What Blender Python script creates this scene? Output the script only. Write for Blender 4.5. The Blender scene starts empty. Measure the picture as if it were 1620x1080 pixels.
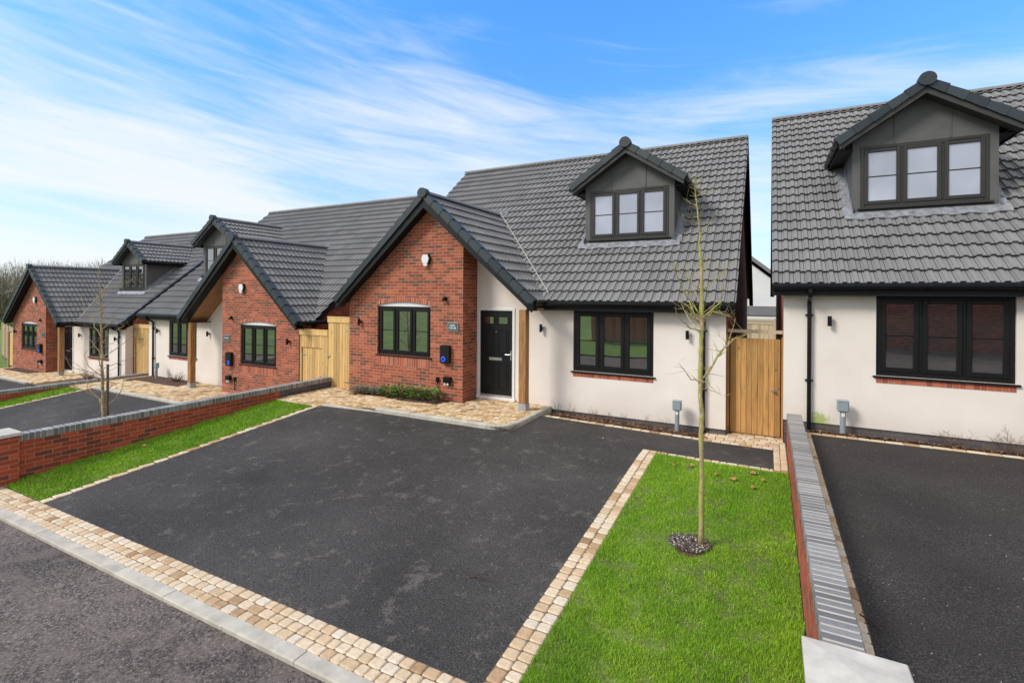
import bpy, bmesh, math, random
import numpy as np
from mathutils import Vector, Matrix, noise
R = math.radians
scene = bpy.context.scene
COL = scene.collection

# ------------------------------------------------------------------ camera
CAM_H, TH, ROLL, FPX, HZ = 2.439, 0.480, 0.006, 780.1, 466.17
cam_data = bpy.data.cameras.new("camera")
cam = bpy.data.objects.new("camera", cam_data)
COL.objects.link(cam)
cam_data.sensor_width = 36.0
cam_data.lens = 36.0 * FPX / 1620.0
cam_data.shift_y = -(540 - HZ) / 1620.0
cam_data.clip_start = 0.05
cam_data.clip_end = 3000
cam.matrix_world = Matrix.Translation((0, 0, CAM_H)) @ Matrix.Rotation(TH, 4, 'Z') @ Matrix.Rotation(R(90), 4, 'X') @ Matrix.Rotation(ROLL, 4, 'Z')
scene.camera = cam

# ------------------------------------------------------------------ sky + sun
CLX, CLY = -0.8, 1.4
SUN_EL, SUN_AZ = R(40), R(222)      # azimuth measured clockwise from +Y
world = bpy.data.worlds.new("World")
scene.world = world
world.use_nodes = True
wn, wl = world.node_tree.nodes, world.node_tree.links
wn.clear()
w_out = wn.new("ShaderNodeOutputWorld")
w_bg = wn.new("ShaderNodeBackground")
sky = wn.new("ShaderNodeTexSky")
sky.sky_type = 'NISHITA'
sky.sun_disc = False
sky.sun_elevation = SUN_EL
sky.sun_rotation = SUN_AZ
sky.altitude = 50
sky.air_density = 1.0
sky.dust_density = 0.4
sky.ozone_density = 3.0
tc = wn.new("ShaderNodeTexCoord")
sep = wn.new("ShaderNodeSeparateXYZ")
wl.new(tc.outputs['Generated'], sep.inputs[0])
def wmath(op, a, b=None, clamp=False):
    n = wn.new("ShaderNodeMath"); n.operation = op; n.use_clamp = clamp
    for i, v in enumerate((a, b)):
        if v is None: continue
        if isinstance(v, (int, float)): n.inputs[i].default_value = v
        else: wl.new(v, n.inputs[i])
    return n.outputs[0]
# cirrus in azimuth / height, drawn out into long streaks that dip to the north-east
az = wmath('ARCTAN2', sep.outputs[0], sep.outputs[1])
hh = wmath('ADD', sep.outputs[2], wmath('MULTIPLY', az, 0.13))
comb = wn.new("ShaderNodeCombineXYZ")
wl.new(az, comb.inputs[0]); wl.new(hh, comb.inputs[1])
def cloud(scale, loc, detail, rough, dist):
    m_ = wn.new("ShaderNodeMapping"); m_.inputs['Scale'].default_value = scale; m_.inputs['Location'].default_value = loc
    wl.new(comb.outputs[0], m_.inputs[0])
    n_ = wn.new("ShaderNodeTexNoise"); n_.inputs['Scale'].default_value = 1.0; n_.inputs['Detail'].default_value = detail
    n_.inputs['Roughness'].default_value = rough; n_.inputs['Distortion'].default_value = dist
    wl.new(m_.outputs[0], n_.inputs['Vector']); return n_.outputs['Fac']
nA = cloud((1.5, 7.5, 1), (CLX, CLY, 0), 6, 0.55, 0.5)
nB = cloud((3.0, 26, 1), (CLX * 2 + 4, CLY + 2, 0), 9, 0.62, 0.9)
elev = wn.new("ShaderNodeValToRGB")
e_ = elev.color_ramp.elements
for p_, v_ in ((0.0, 0.66), (0.10, 0.62), (0.22, 0.56), (0.33, 0.46), (0.42, 0.35), (0.60, 0.22)):
    if p_ == 0.0: el = e_[0]
    elif p_ == 0.60: el = e_[-1]
    else: el = e_.new(p_)
    el.position = p_; el.color = (v_, v_, v_, 1)
wl.new(sep.outputs[2], elev.inputs[0])
side = wmath('ADD', wmath('MULTIPLY', sep.outputs[0], -math.cos(TH) * 0.10), wmath('MULTIPLY', sep.outputs[1], -math.sin(TH) * 0.10))
cl = wmath('ADD', wmath('ADD', wmath('MULTIPLY', nA, 0.75), wmath('MULTIPLY', nB, 0.45)), wmath('ADD', elev.outputs[0], side))
cl = wmath('ADD', cl, -0.52)
# unseen white cloud added overhead and behind the camera as neutral fill light
fdot = wmath('ADD', wmath('MULTIPLY', sep.outputs[0], -math.sin(TH)), wmath('MULTIPLY', sep.outputs[1], math.cos(TH)))
back = wn.new("ShaderNodeMapRange"); back.interpolation_type = 'SMOOTHSTEP'
back.inputs['From Min'].default_value = 0.42; back.inputs['From Max'].default_value = -0.15
back.inputs['To Min'].default_value = 0.0; back.inputs['To Max'].default_value = 0.55
wl.new(fdot, back.inputs['Value'])
over = wn.new("ShaderNodeMapRange"); over.interpolation_type = 'SMOOTHSTEP'
over.inputs['From Min'].default_value = 0.60; over.inputs['From Max'].default_value = 0.85
over.inputs['To Min'].default_value = 0.0; over.inputs['To Max'].default_value = 0.55
wl.new(sep.outputs[2], over.inputs['Value'])
cl = wmath('ADD', cl, wmath('ADD', back.outputs[0], over.outputs[0]))
ramp = wn.new("ShaderNodeMapRange"); ramp.interpolation_type = 'SMOOTHSTEP'
ramp.inputs['From Min'].default_value = 0.36; ramp.inputs['From Max'].default_value = 0.86
ramp.inputs['To Max'].default_value = 0.92
wl.new(cl, ramp.inputs['Value'])
tint = wn.new("ShaderNodeMix"); tint.data_type = 'RGBA'; tint.blend_type = 'MULTIPLY'; tint.inputs[0].default_value = 1.0
wl.new(sky.outputs[0], tint.inputs[6])
trmp = wn.new("ShaderNodeValToRGB"); trmp.color_ramp.elements[0].position = 0.0; trmp.color_ramp.elements[1].position = 0.5
trmp.color_ramp.elements[0].color = (0.36, 0.42, 0.50, 1); trmp.color_ramp.elements[1].color = (0.33, 0.66, 0.98, 1)
wl.new(sep.outputs[2], trmp.inputs[0])
tsc = wn.new("ShaderNodeVectorMath"); tsc.operation = 'SCALE'; tsc.inputs['Scale'].default_value = 3.2
wl.new(trmp.outputs[0], tsc.inputs[0]); wl.new(tsc.outputs[0], tint.inputs[7])
mixc = wn.new("ShaderNodeMix"); mixc.data_type = 'RGBA'
wl.new(ramp.outputs[0], mixc.inputs[0])
wl.new(tint.outputs[2], mixc.inputs[6])
mixc.inputs[7].default_value = (8.1, 8.4, 8.75, 1)
wl.new(mixc.outputs[2], w_bg.inputs['Color'])
w_bg.inputs['Strength'].default_value = 0.10
wl.new(w_bg.outputs[0], w_out.inputs[0])

sun_data = bpy.data.lights.new("sun", 'SUN')
sun_data.energy = 2.7
sun_data.angle = R(18)
sun_data.color = (1.0, 0.95, 0.88)
sun = bpy.data.objects.new("sun", sun_data)
COL.objects.link(sun)
sdir = Vector((math.sin(SUN_AZ) * math.cos(SUN_EL), math.cos(SUN_AZ) * math.cos(SUN_EL), math.sin(SUN_EL)))
sun.rotation_euler = sdir.to_track_quat('Z', 'Y').to_euler()

scene.view_settings.view_transform = 'Standard'
scene.view_settings.look = 'None'
scene.view_settings.exposure = 0.22
scene.view_settings.gamma = 1
scene.cycles.max_bounces = 6

# ------------------------------------------------------------------ object helpers
def tag(o, label=None, cat=None, group=None, kind=None):
    if label: o["label"] = label
    if cat: o["category"] = cat
    if group: o["group"] = group
    if kind: o["kind"] = kind
    return o
def empty(name, loc, label, cat, group=None, rz=0):
    o = bpy.data.objects.new(name, None)
    COL.objects.link(o); o.location = loc; o.rotation_euler = (0, 0, rz)
    o.empty_display_size = 0.2
    return tag(o, label, cat, group)

class MB:
    """collects faces (verts, material index, tint) and links them as one mesh object"""
    def __init__(s, mirror=False):
        s.v = []; s.f = []; s.m = []; s.t = []; s.mir = mirror; s.M = None
    def face(s, pts, m=0, t=0.5):
        b = len(s.v)
        for p in pts:
            if s.M is not None: p = s.M @ Vector(p)
            s.v.append((-p[0], p[1], p[2]) if s.mir else (p[0], p[1], p[2]))
        idx = list(range(b, b + len(pts)))
        if s.mir: idx.reverse()
        s.f.append(idx); s.m.append(m); s.t.append(t)
    def hexa(s, c, m=0, t=0.5):
        """c: 8 corners, bottom 4 ccw then top 4 ccw"""
        for q in ((3, 2, 1, 0), (4, 5, 6, 7), (0, 1, 5, 4), (1, 2, 6, 5), (2, 3, 7, 6), (3, 0, 4, 7)):
            s.face([c[i] for i in q], m, t)
    def box(s, x0, x1, y0, y1, z0, z1, m=0, t=0.5, b=0.0):
        if x0 > x1: x0, x1 = x1, x0
        if y0 > y1: y0, y1 = y1, y0
        if z0 > z1: z0, z1 = z1, z0
        if b <= 0:
            s.hexa([(x0, y0, z0), (x1, y0, z0), (x1, y1, z0), (x0, y1, z0), (x0, y0, z1), (x1, y0, z1), (x1, y1, z1), (x0, y1, z1)], m, t)
            return
        # chamfered box: three rings in each axis
        X = (x0, x0 + b, x1 - b, x1); Y = (y0, y0 + b, y1 - b, y1); Z = (z0, z0 + b, z1 - b, z1)
        s.face([(X[1], Y[1], z0), (X[1], Y[2], z0), (X[2], Y[2], z0), (X[2], Y[1], z0)], m, t)
        s.face([(X[1], Y[1], z1), (X[2], Y[1], z1), (X[2], Y[2], z1), (X[1], Y[2], z1)], m, t)
        s.face([(X[1], y0, Z[1]), (X[2], y0, Z[1]), (X[2], y0, Z[2]), (X[1], y0, Z[2])], m, t)
        s.face([(X[2], y1, Z[1]), (X[1], y1, Z[1]), (X[1], y1, Z[2]), (X[2], y1, Z[2])], m, t)
        s.face([(x0, Y[2], Z[1]), (x0, Y[1], Z[1]), (x0, Y[1], Z[2]), (x0, Y[2], Z[2])], m, t)
        s.face([(x1, Y[1], Z[1]), (x1, Y[2], Z[1]), (x1, Y[2], Z[2]), (x1, Y[1], Z[2])], m, t)
        # chamfers along edges
        def q(a, b_, c, d):
            s.face([a, b_, c, d], m, t)
        q((X[1], Y[1], z0), (X[2], Y[1], z0), (X[2], y0, Z[1]), (X[1], y0, Z[1]))
        q((X[1], y0, Z[2]), (X[2], y0, Z[2]), (X[2], Y[1], z1), (X[1], Y[1], z1))
        q((X[2], Y[2], z0), (X[1], Y[2], z0), (X[1], y1, Z[1]), (X[2], y1, Z[1]))
        q((X[1], Y[2], z1), (X[2], Y[2], z1), (X[2], y1, Z[2]), (X[1], y1, Z[2]))
        q((X[1], Y[2], z0), (X[1], Y[1], z0), (x0, Y[1], Z[1]), (x0, Y[2], Z[1]))
        q((x0, Y[2], Z[2]), (x0, Y[1], Z[2]), (X[1], Y[1], z1), (X[1], Y[2], z1))
        q((X[2], Y[1], z0), (X[2], Y[2], z0), (x1, Y[2], Z[1]), (x1, Y[1], Z[1]))
        q((x1, Y[1], Z[2]), (x1, Y[2], Z[2]), (X[2], Y[2], z1), (X[2], Y[1], z1))
        q((x0, Y[1], Z[1]), (X[1], y0, Z[1]), (X[1], y0, Z[2]), (x0, Y[1], Z[2]))
        q((X[2], y0, Z[1]), (x1, Y[1], Z[1]), (x1, Y[1], Z[2]), (X[2], y0, Z[2]))
        q((x1, Y[2], Z[1]), (X[2], y1, Z[1]), (X[2], y1, Z[2]), (x1, Y[2], Z[2]))
        q((X[1], y1, Z[1]), (x0, Y[2], Z[1]), (x0, Y[2], Z[2]), (X[1], y1, Z[2]))
        for sx, xi, xo in ((0, X[1], x0), (1, X[2], x1)):
            for sy, yi, yo in ((0, Y[1], y0), (1, Y[2], y1)):
                for sz, zi, zo, zf in ((0, Z[1], z0, z0), (1, Z[2], z1, z1)):
                    a, b_, c = (xi, yi, zf), (xo, yi, zi), (xi, yo, zi)
                    odd = (sx + sy + sz) % 2
                    s.face([a, c, b_] if odd else [a, b_, c], m, t)
    def prism(s, poly, y0, y1, m=0, t=0.5, axis='y'):
        """poly: list of 2-D points ccw seen from the front (x right, z up) extruded along axis"""
        if axis == 'y': P = lambda a, d: (a[0], d, a[1])
        elif axis == 'x': P = lambda a, d: (d, a[0], a[1])
        else: P = lambda a, d: (a[0], a[1], d)
        A = [P(a, y0) for a in poly]; B = [P(a, y1) for a in poly]
        s.face(A, m, t); s.face(B[::-1], m, t)
        n = len(poly)
        for i in range(n):
            j = (i + 1) % n
            s.face([A[j], A[i], B[i], B[j]], m, t)
    def tube(s, pts, rad, seg=8, m=0, t=0.5, cap=True):
        pts = [Vector(p) for p in pts]
        if isinstance(rad, (int, float)): rad = [rad] * len(pts)
        rings = []
        up = None
        for i, p in enumerate(pts):
            d = (pts[min(i + 1, len(pts) - 1)] - pts[max(i - 1, 0)])
            if d.length < 1e-9: d = Vector((0, 0, 1))
            d.normalize()
            if up is None:
                up = Vector((0, 0, 1)) if abs(d.z) < 0.9 else Vector((1, 0, 0))
            a = d.cross(up)
            if a.length < 1e-6: a = d.cross(Vector((0, 1, 0)))
            a.normalize(); b = a.cross(d).normalized(); up = b
            rings.append([p + (a * math.cos(2 * math.pi * k / seg) + b * math.sin(2 * math.pi * k / seg)) * rad[i] for k in range(seg)])
        for i in range(len(rings) - 1):
            for k in range(seg):
                k2 = (k + 1) % seg
                s.face([rings[i][k], rings[i][k2], rings[i + 1][k2], rings[i + 1][k]][::-1], m, t)
        if cap:
            s.face(rings[0], m, t); s.face(rings[-1][::-1], m, t)
    def mesh(s, name, mats):
        me = bpy.data.meshes.new(name)
        me.from_pydata(s.v, [], s.f)
        if not isinstance(mats, (list, tuple)): mats = [mats]
        for m in mats: me.materials.append(m)
        n = len(s.f)
        me.polygons.foreach_set('material_index', np.array(s.m, dtype=np.int32))
        at = me.attributes.new('tint', 'FLOAT', 'FACE')
        at.data.foreach_set('value', np.array(s.t, dtype=np.float32))
        add_uv(me)
        return me
    def build(s, name, mats, parent=None, smooth=False, weld=False):
        me = s.mesh(name, mats)
        o = bpy.data.objects.new(name, me)
        COL.objects.link(o)
        if parent is not None: o.parent = parent
        if weld or smooth:
            bm = bmesh.new(); bm.from_mesh(me)
            bmesh.ops.remove_doubles(bm, verts=bm.verts, dist=1e-5)
            bm.to_mesh(me); bm.free()
        if smooth:
            for p in me.polygons: p.use_smooth = True
        return o

def add_uv(me):
    """box-projected UVs in metres"""
    n = len(me.vertices)
    co = np.empty(n * 3, dtype=np.float32); me.vertices.foreach_get('co', co); co = co.reshape(-1, 3)
    nl = len(me.loops)
    vi = np.empty(nl, dtype=np.int32); me.loops.foreach_get('vertex_index', vi)
    npol = len(me.polygons)
    nor = np.empty(npol * 3, dtype=np.float32); me.polygons.foreach_get('normal', nor); nor = np.abs(nor.reshape(-1, 3))
    tot = np.empty(npol, dtype=np.int32); me.polygons.foreach_get('loop_total', tot)
    ln = np.repeat(nor, tot, axis=0)
    c = co[vi]
    uv = np.empty((nl, 2), dtype=np.float32)
    yz = (ln[:, 1] >= ln[:, 0]) & (ln[:, 1] >= ln[:, 2])
    xz = (ln[:, 0] > ln[:, 1]) & (ln[:, 0] >= ln[:, 2])
    uv[:, 0] = np.where(yz, c[:, 0], np.where(xz, c[:, 1], c[:, 0]))
    uv[:, 1] = np.where(yz | xz, c[:, 2], c[:, 1])
    layer = me.uv_layers.new(name='UVMap')
    layer.data.foreach_set('uv', uv.reshape(-1))

# ------------------------------------------------------------------ materials
def newmat(name):
    m = bpy.data.materials.new(name); m.use_nodes = True
    nt = m.node_tree; b = nt.nodes['Principled BSDF']
    return m, nt.nodes, nt.links, b
def mix(nodes, links, fac, a, b, blend='MIX'):
    n = nodes.new("ShaderNodeMix"); n.data_type = 'RGBA'; n.blend_type = blend
    for sock, v in ((n.inputs[0], fac), (n.inputs[6], a), (n.inputs[7], b)):
        if isinstance(v, (int, float)): sock.default_value = v
        elif isinstance(v, tuple): sock.default_value = v if len(v) == 4 else v + (1,)
        else: links.new(v, sock)
    return n.outputs[2]
def noise_n(nodes, links, scale, detail=4, rough=0.5, vec=None, dist=0.0, kind='Object'):
    n = nodes.new("ShaderNodeTexNoise")
    n.inputs['Scale'].default_value = scale; n.inputs['Detail'].default_value = detail
    n.inputs['Roughness'].default_value = rough; n.inputs['Distortion'].default_value = dist
    if vec is None:
        t = nodes.new("ShaderNodeTexCoord"); vec = t.outputs[kind]
    links.new(vec, n.inputs['Vector'])
    return n
def rampn(nodes, links, fac, stops, interp='LINEAR'):
    r = nodes.new("ShaderNodeValToRGB"); r.color_ramp.interpolation = interp
    e = r.color_ramp.elements
    while len(e) < len(stops): e.new(0.5)
    for i, (p, c) in enumerate(stops):
        e[i].position = p
        e[i].color = (c, c, c, 1) if isinstance(c, (int, float)) else tuple(c) + (1,)
    links.new(fac, r.inputs[0])
    return r.outputs[0]
def bump(nodes, links, b, height, strength=0.3, dist=0.01, prev=None):
    n = nodes.new("ShaderNodeBump"); n.inputs['Strength'].default_value = strength; n.inputs['Distance'].default_value = dist
    links.new(height, n.inputs['Height'])
    if prev is not None: links.new(prev, n.inputs['Normal'])
    links.new(n.outputs[0], b.inputs['Normal'])
    return n.outputs[0]
def attr(nodes, name='tint'):
    a = nodes.new("ShaderNodeAttribute"); a.attribute_name = name
    return a.outputs['Fac']

def m_plain(name, col, rough=0.5, metal=0.0, var=0.12, scale=6, bmp=0.0, bscale=60, coat=0.0, streak=None):
    m, N, L, b = newmat(name)
    n = noise_n(N, L, scale, 5, 0.6)
    if streak:
        mpn = N.new("ShaderNodeMapping"); mpn.inputs['Scale'].default_value = streak
        t = N.new("ShaderNodeTexCoord"); L.new(t.outputs['Object'], mpn.inputs[0]); L.new(mpn.outputs[0], n.inputs['Vector'])
    lo = tuple(c * (1 - var) for c in col); hi = tuple(min(1, c * (1 + var)) for c in col)
    c = rampn(N, L, n.outputs['Fac'], [(0.3, lo), (0.7, hi)])
    L.new(c, b.inputs['Base Color'])
    b.inputs['Roughness'].default_value = rough; b.inputs['Metallic'].default_value = metal
    b.inputs['Coat Weight'].default_value = coat
    if max(col) < 0.02: b.inputs['Specular IOR Level'].default_value = 0.28
    if bmp > 0:
        n2 = noise_n(N, L, bscale, 4, 0.6)
        bump(N, L, b, n2.outputs['Fac'], bmp, 0.004)
    return m

def m_brick(name, cols, mortar, rot90=False, bw=0.225, rh=0.075, ms=0.010, wearamt=0.16, rowoff=0.5):
    m, N, L, b = newmat(name)
    uv = N.new("ShaderNodeUVMap"); vec = uv.outputs[0]
    if rot90:
        mpn = N.new("ShaderNodeMapping"); mpn.inputs['Rotation'].default_value = (0, 0, R(90)); L.new(vec, mpn.inputs[0]); vec = mpn.outputs[0]
    # slight waviness of the laid courses
    nz = noise_n(N, L, 30, 2, 0.5, vec)
    sc = N.new("ShaderNodeVectorMath"); sc.operation = 'MULTIPLY_ADD'
    L.new(nz.outputs['Color'], sc.inputs[0]); sc.inputs[1].default_value = (0.006, 0.006, 0); L.new(vec, sc.inputs[2])
    bt = N.new("ShaderNodeTexBrick")
    bt.offset = rowoff
    bt.inputs['Scale'].default_value = 1.0; bt.inputs['Brick Width'].default_value = bw; bt.inputs['Row Height'].default_value = rh
    bt.inputs['Mortar Size'].default_value = ms / 2; bt.inputs['Mortar Smooth'].default_value = 0.15; bt.inputs['Bias'].default_value = 0
    bt.inputs['Color1'].default_value = (0, 0, 0, 1); bt.inputs['Color2'].default_value = (1, 1, 1, 1); bt.inputs['Mortar'].default_value = (0.5, 0.5, 0.5, 1)
    L.new(sc.outputs[0], bt.inputs['Vector'])
    k = len(cols)
    rc = rampn(N, L, bt.outputs['Color'], [(i / k, c) for i, c in enumerate(cols)], 'CONSTANT')
    n2 = noise_n(N, L, 45, 5, 0.65, vec)
    rc = mix(N, L, wearamt, rc, rampn(N, L, n2.outputs['Fac'], [(0.3, (0.05, 0.03, 0.025)), (0.7, (0.55, 0.24, 0.14))]))
    n3 = noise_n(N, L, 1.3, 3, 0.5, vec)
    rc = mix(N, L, 0.6, rc, rampn(N, L, n3.outputs['Fac'], [(0.35, 0.75), (0.65, 1.2)]), 'MULTIPLY')
    n4 = noise_n(N, L, 8, 4, 0.6, vec)
    mc = rampn(N, L, n4.outputs['Fac'], [(0.3, tuple(c * 0.7 for c in mortar)), (0.7, tuple(min(1, c * 1.2) for c in mortar))])
    col = mix(N, L, bt.outputs['Fac'], rc, mc)
    L.new(col, b.inputs['Base Color']); b.inputs['Roughness'].default_value = 0.88
    inv = N.new("ShaderNodeMath"); inv.operation = 'MULTIPLY_ADD'; L.new(bt.outputs['Fac'], inv.inputs[0]); inv.inputs[1].default_value = -1.0; inv.inputs[2].default_value = 1.0
    pr = bump(N, L, b, inv.outputs[0], 0.6, 0.006)
    bump(N, L, b, n2.outputs['Fac'], 0.35, 0.004, pr)
    return m
BR = [(0.315, 0.066, 0.030), (0.39, 0.095, 0.044), (0.26, 0.052, 0.027), (0.125, 0.052, 0.031), (0.43, 0.115, 0.056), (0.28, 0.057, 0.028), (0.35, 0.074, 0.034), (0.16, 0.056, 0.031)]
M_BRICK = m_brick("red facing brick", BR, (0.50, 0.285, 0.19))
BRW = [(0.40, 0.058, 0.020), (0.33, 0.048, 0.018), (0.46, 0.074, 0.026), (0.28, 0.042, 0.018), (0.37, 0.053, 0.019), (0.17, 0.040, 0.024)]
M_BRICKW = m_brick("red garden wall brick", BRW, (0.42, 0.24, 0.15), wearamt=0.06)
M_PLINTH = m_brick("blue grey engineering brick", [(0.07, 0.07, 0.075), (0.10, 0.085, 0.08), (0.055, 0.055, 0.065), (0.085, 0.08, 0.085)], (0.16, 0.13, 0.11), wearamt=0.05)

def m_tint(name, stops, rough=0.8, wear=0.15, wscale=40, bmp=0.3, bdist=0.004, spec=0.5, big=0.0):
    """colour picked per piece by the face attribute tint, with surface grain"""
    m, N, L, b = newmat(name)
    c = rampn(N, L, attr(N), stops)
    n2 = noise_n(N, L, wscale, 6, 0.65)
    c = mix(N, L, 1.0, c, rampn(N, L, n2.outputs['Fac'], [(0.25, 1 - wear), (0.75, 1 + wear)]), 'MULTIPLY')
    if big > 0:
        n3 = noise_n(N, L, 0.8, 5, 0.6)
        c = mix(N, L, 1.0, c, rampn(N, L, n3.outputs['Fac'], [(0.3, 1 - big), (0.7, 1 + big)]), 'MULTIPLY')
    L.new(c, b.inputs['Base Color']); b.inputs['Roughness'].default_value = rough
    b.inputs['Specular IOR Level'].default_value = spec
    if bmp: bump(N, L, b, n2.outputs['Fac'], bmp, bdist)
    return m
M_TILE = m_tint("grey concrete roof tile", [(0.0, (0.145, 0.141, 0.139)), (0.5, (0.192, 0.187, 0.184)), (1.0, (0.245, 0.238, 0.233))], 0.66, 0.12, 25, 0.25, 0.003, big=0.05)
M_VERGE = m_tint("slate blue verge cap", [(0.0, (0.014, 0.021, 0.025)), (1.0, (0.028, 0.038, 0.043))], 0.45, 0.10, 12, 0.1)
M_BLUEB = m_tint("blue coping brick", [(0.0, (0.135, 0.132, 0.130)), (0.5, (0.20, 0.197, 0.194)), (1.0, (0.29, 0.285, 0.28))], 0.45, 0.18, 40, 0.3)
M_SETT = m_tint("sandstone sett", [(0.0, (0.30, 0.17, 0.085)), (0.2, (0.46, 0.30, 0.165)), (0.45, (0.58, 0.43, 0.27)), (0.75, (0.65, 0.52, 0.37)), (1.0, (0.62, 0.535, 0.42))], 0.85, 0.22, 28, 0.5, 0.006, big=0.06)
M_PAVE = m_tint("tumbled paving", [(0.0, (0.27, 0.15, 0.065)), (0.25, (0.43, 0.27, 0.125)), (0.5, (0.53, 0.365, 0.19)), (0.75, (0.61, 0.455, 0.27)), (1.0, (0.68, 0.57, 0.41))], 0.85, 0.22, 28, 0.5, 0.006, big=0.10)
M_REDB = m_tint("red soldier brick", [(0.0, (0.24, 0.06, 0.034)), (0.5, (0.40, 0.10, 0.052)), (1.0, (0.50, 0.155, 0.08))], 0.85, 0.18, 40, 0.3)
M_MORTAR = m_plain("mortar", (0.50, 0.40, 0.31), 0.95, bmp=0.3)
M_MORTARD = m_plain("joint mortar", (0.42, 0.36, 0.30), 0.95, bmp=0.3)
M_JOINT = m_plain("joint sand", (0.14, 0.105, 0.07), 0.95, var=0.4, scale=20, bmp=0.4)
M_BLACK = m_plain("black upvc", (0.006, 0.0065, 0.0075), 0.30, var=0.15)
M_FRAME = m_plain("black window frame", (0.008, 0.008, 0.0078), 0.42, var=0.15)
M_DFRAME = m_plain("dark brown window frame", (0.026, 0.023, 0.019), 0.40, var=0.12)
M_BARGE = m_plain("black barge board", (0.008, 0.009, 0.010), 0.6, var=0.2)
M_GRP = m_plain("dark grey dormer skin", (0.094, 0.091, 0.088), 0.62, var=0.14, scale=3, bmp=0.25, bscale=18)
M_LEAD = m_plain("lead flashing", (0.24, 0.245, 0.26), 0.55, metal=0.2, var=0.45, scale=9, bmp=0.5, bscale=14)
M_WHITE = m_plain("white upvc", (0.74, 0.74, 0.73), 0.35, var=0.03)
M_CREAM = m_plain("valley liner", (0.42, 0.40, 0.37), 0.7)
M_OAK = m_plain("stained oak", (0.34, 0.165, 0.055), 0.6, var=0.38, scale=5, streak=(6, 6, 0.7), bmp=0.3)
M_SOFF = m_plain("timber soffit", (0.33, 0.18, 0.08), 0.6, var=0.2, scale=4)
M_STEEL = m_plain("brushed steel", (0.62, 0.61, 0.59), 0.3, metal=0.9, var=0.1)
M_GALV = m_plain("grey stone shoe", (0.33, 0.335, 0.33), 0.7, var=0.2, bmp=0.2)
M_KIOSK = m_plain("grey plastic pillar", (0.25, 0.29, 0.32), 0.5, var=0.08)
M_CONC = m_plain("kerb concrete", (0.46, 0.425, 0.355), 0.9, var=0.22, scale=5, bmp=0.5, bscale=90)
M_CAP = m_plain("pale stone cap", (0.53, 0.495, 0.43), 0.85, var=0.2, scale=6, bmp=0.25, bscale=50)
M_DOOR = m_plain("black door", (0.012, 0.012, 0.0135), 0.33, var=0.15, bmp=0.1, bscale=30)

def m_glass(name, base, ior, rough=0.01):
    m, N, L, b = newmat(name)
    n = noise_n(N, L, 1.4, 2, 0.4)
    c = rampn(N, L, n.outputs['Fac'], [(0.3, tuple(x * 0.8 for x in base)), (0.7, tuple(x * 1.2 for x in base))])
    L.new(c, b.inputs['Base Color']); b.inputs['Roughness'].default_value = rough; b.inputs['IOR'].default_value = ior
    bump(N, L, b, n.outputs['Fac'], 0.05, 0.02)
    return m
M_GLASS = m_glass("window glass", (0.022, 0.022, 0.020), 3.6)
M_GLASSD = m_glass("dormer glass with painted sky", (0.33, 0.345, 0.42), 2.3, 0.03)  # pale base colour paints the bright sky reflection into the panes

def m_render(name, stain=False):
    m, N, L, b = newmat(name)
    n = noise_n(N, L, 0.9, 5, 0.55)
    c = rampn(N, L, n.outputs['Fac'], [(0.3, (0.71, 0.635, 0.56)), (0.7, (0.81, 0.74, 0.67))])
    n3 = noise_n(N, L, 90, 3, 0.6)
    t = N.new("ShaderNodeTexCoord"); sp = N.new("ShaderNodeSeparateXYZ"); L.new(t.outputs['Object'], sp.inputs[0])
    # rain splash marks just above the plinth
    low = N.new("ShaderNodeMapRange"); low.inputs['From Min'].default_value = -0.12; low.inputs['From Max'].default_value = 0.22
    low.inputs['To Min'].default_value = 0.42; low.inputs['To Max'].default_value = 0.0
    L.new(sp.outputs[2], low.inputs['Value'])
    n4 = noise_n(N, L, 6, 5, 0.6)
    mm = N.new("ShaderNodeMath"); mm.operation = 'MULTIPLY'; L.new(low.outputs[0], mm.inputs[0]); L.new(n4.outputs['Fac'], mm.inputs[1])
    c = mix(N, L, mm.outputs[0], c, (0.36, 0.29, 0.20))
    if stain:
        # green algae patch beside the downpipe (object x, z)
        d = N.new("ShaderNodeVectorMath"); d.operation = 'SUBTRACT'; L.new(t.outputs['Object'], d.inputs[0]); d.inputs[1].default_value = STAIN
        sc = N.new("ShaderNodeVectorMath"); sc.operation = 'MULTIPLY'; L.new(d.outputs[0], sc.inputs[0]); sc.inputs[1].default_value = (4.6, 0.0, 6.5)
        ln = N.new("ShaderNodeVectorMath"); ln.operation = 'LENGTH'; L.new(sc.outputs[0], ln.inputs[0])
        n5 = noise_n(N, L, 16, 4, 0.6)
        ad = N.new("ShaderNodeMath"); ad.operation = 'MULTIPLY_ADD'; L.new(n5.outputs['Fac'], ad.inputs[0]); ad.inputs[1].default_value = 1.6; L.new(ln.outputs['Value'], ad.inputs[2])
        fr = rampn(N, L, ad.outputs[0], [(0.0, 0.75), (1.0, 0.75)])
        mr = N.new("ShaderNodeMapRange"); mr.inputs['From Min'].default_value = 1.2; mr.inputs['From Max'].default_value = 1.75; mr.inputs['To Min'].default_value = 0.8; mr.inputs['To Max'].default_value = 0.0
        L.new(ad.outputs[0], mr.inputs['Value'])
        c = mix(N, L, mr.outputs[0], c, (0.30, 0.40, 0.06))
    L.new(c, b.inputs['Base Color']); b.inputs['Roughness'].default_value = 0.9
    bump(N, L, b, n3.outputs['Fac'], 0.35, 0.003)
    return m
STAIN = (-3.95, 0.0, -0.02)
M_REND = m_render("cream render")
M_RENDS = m_render("cream render with algae", True)

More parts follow.
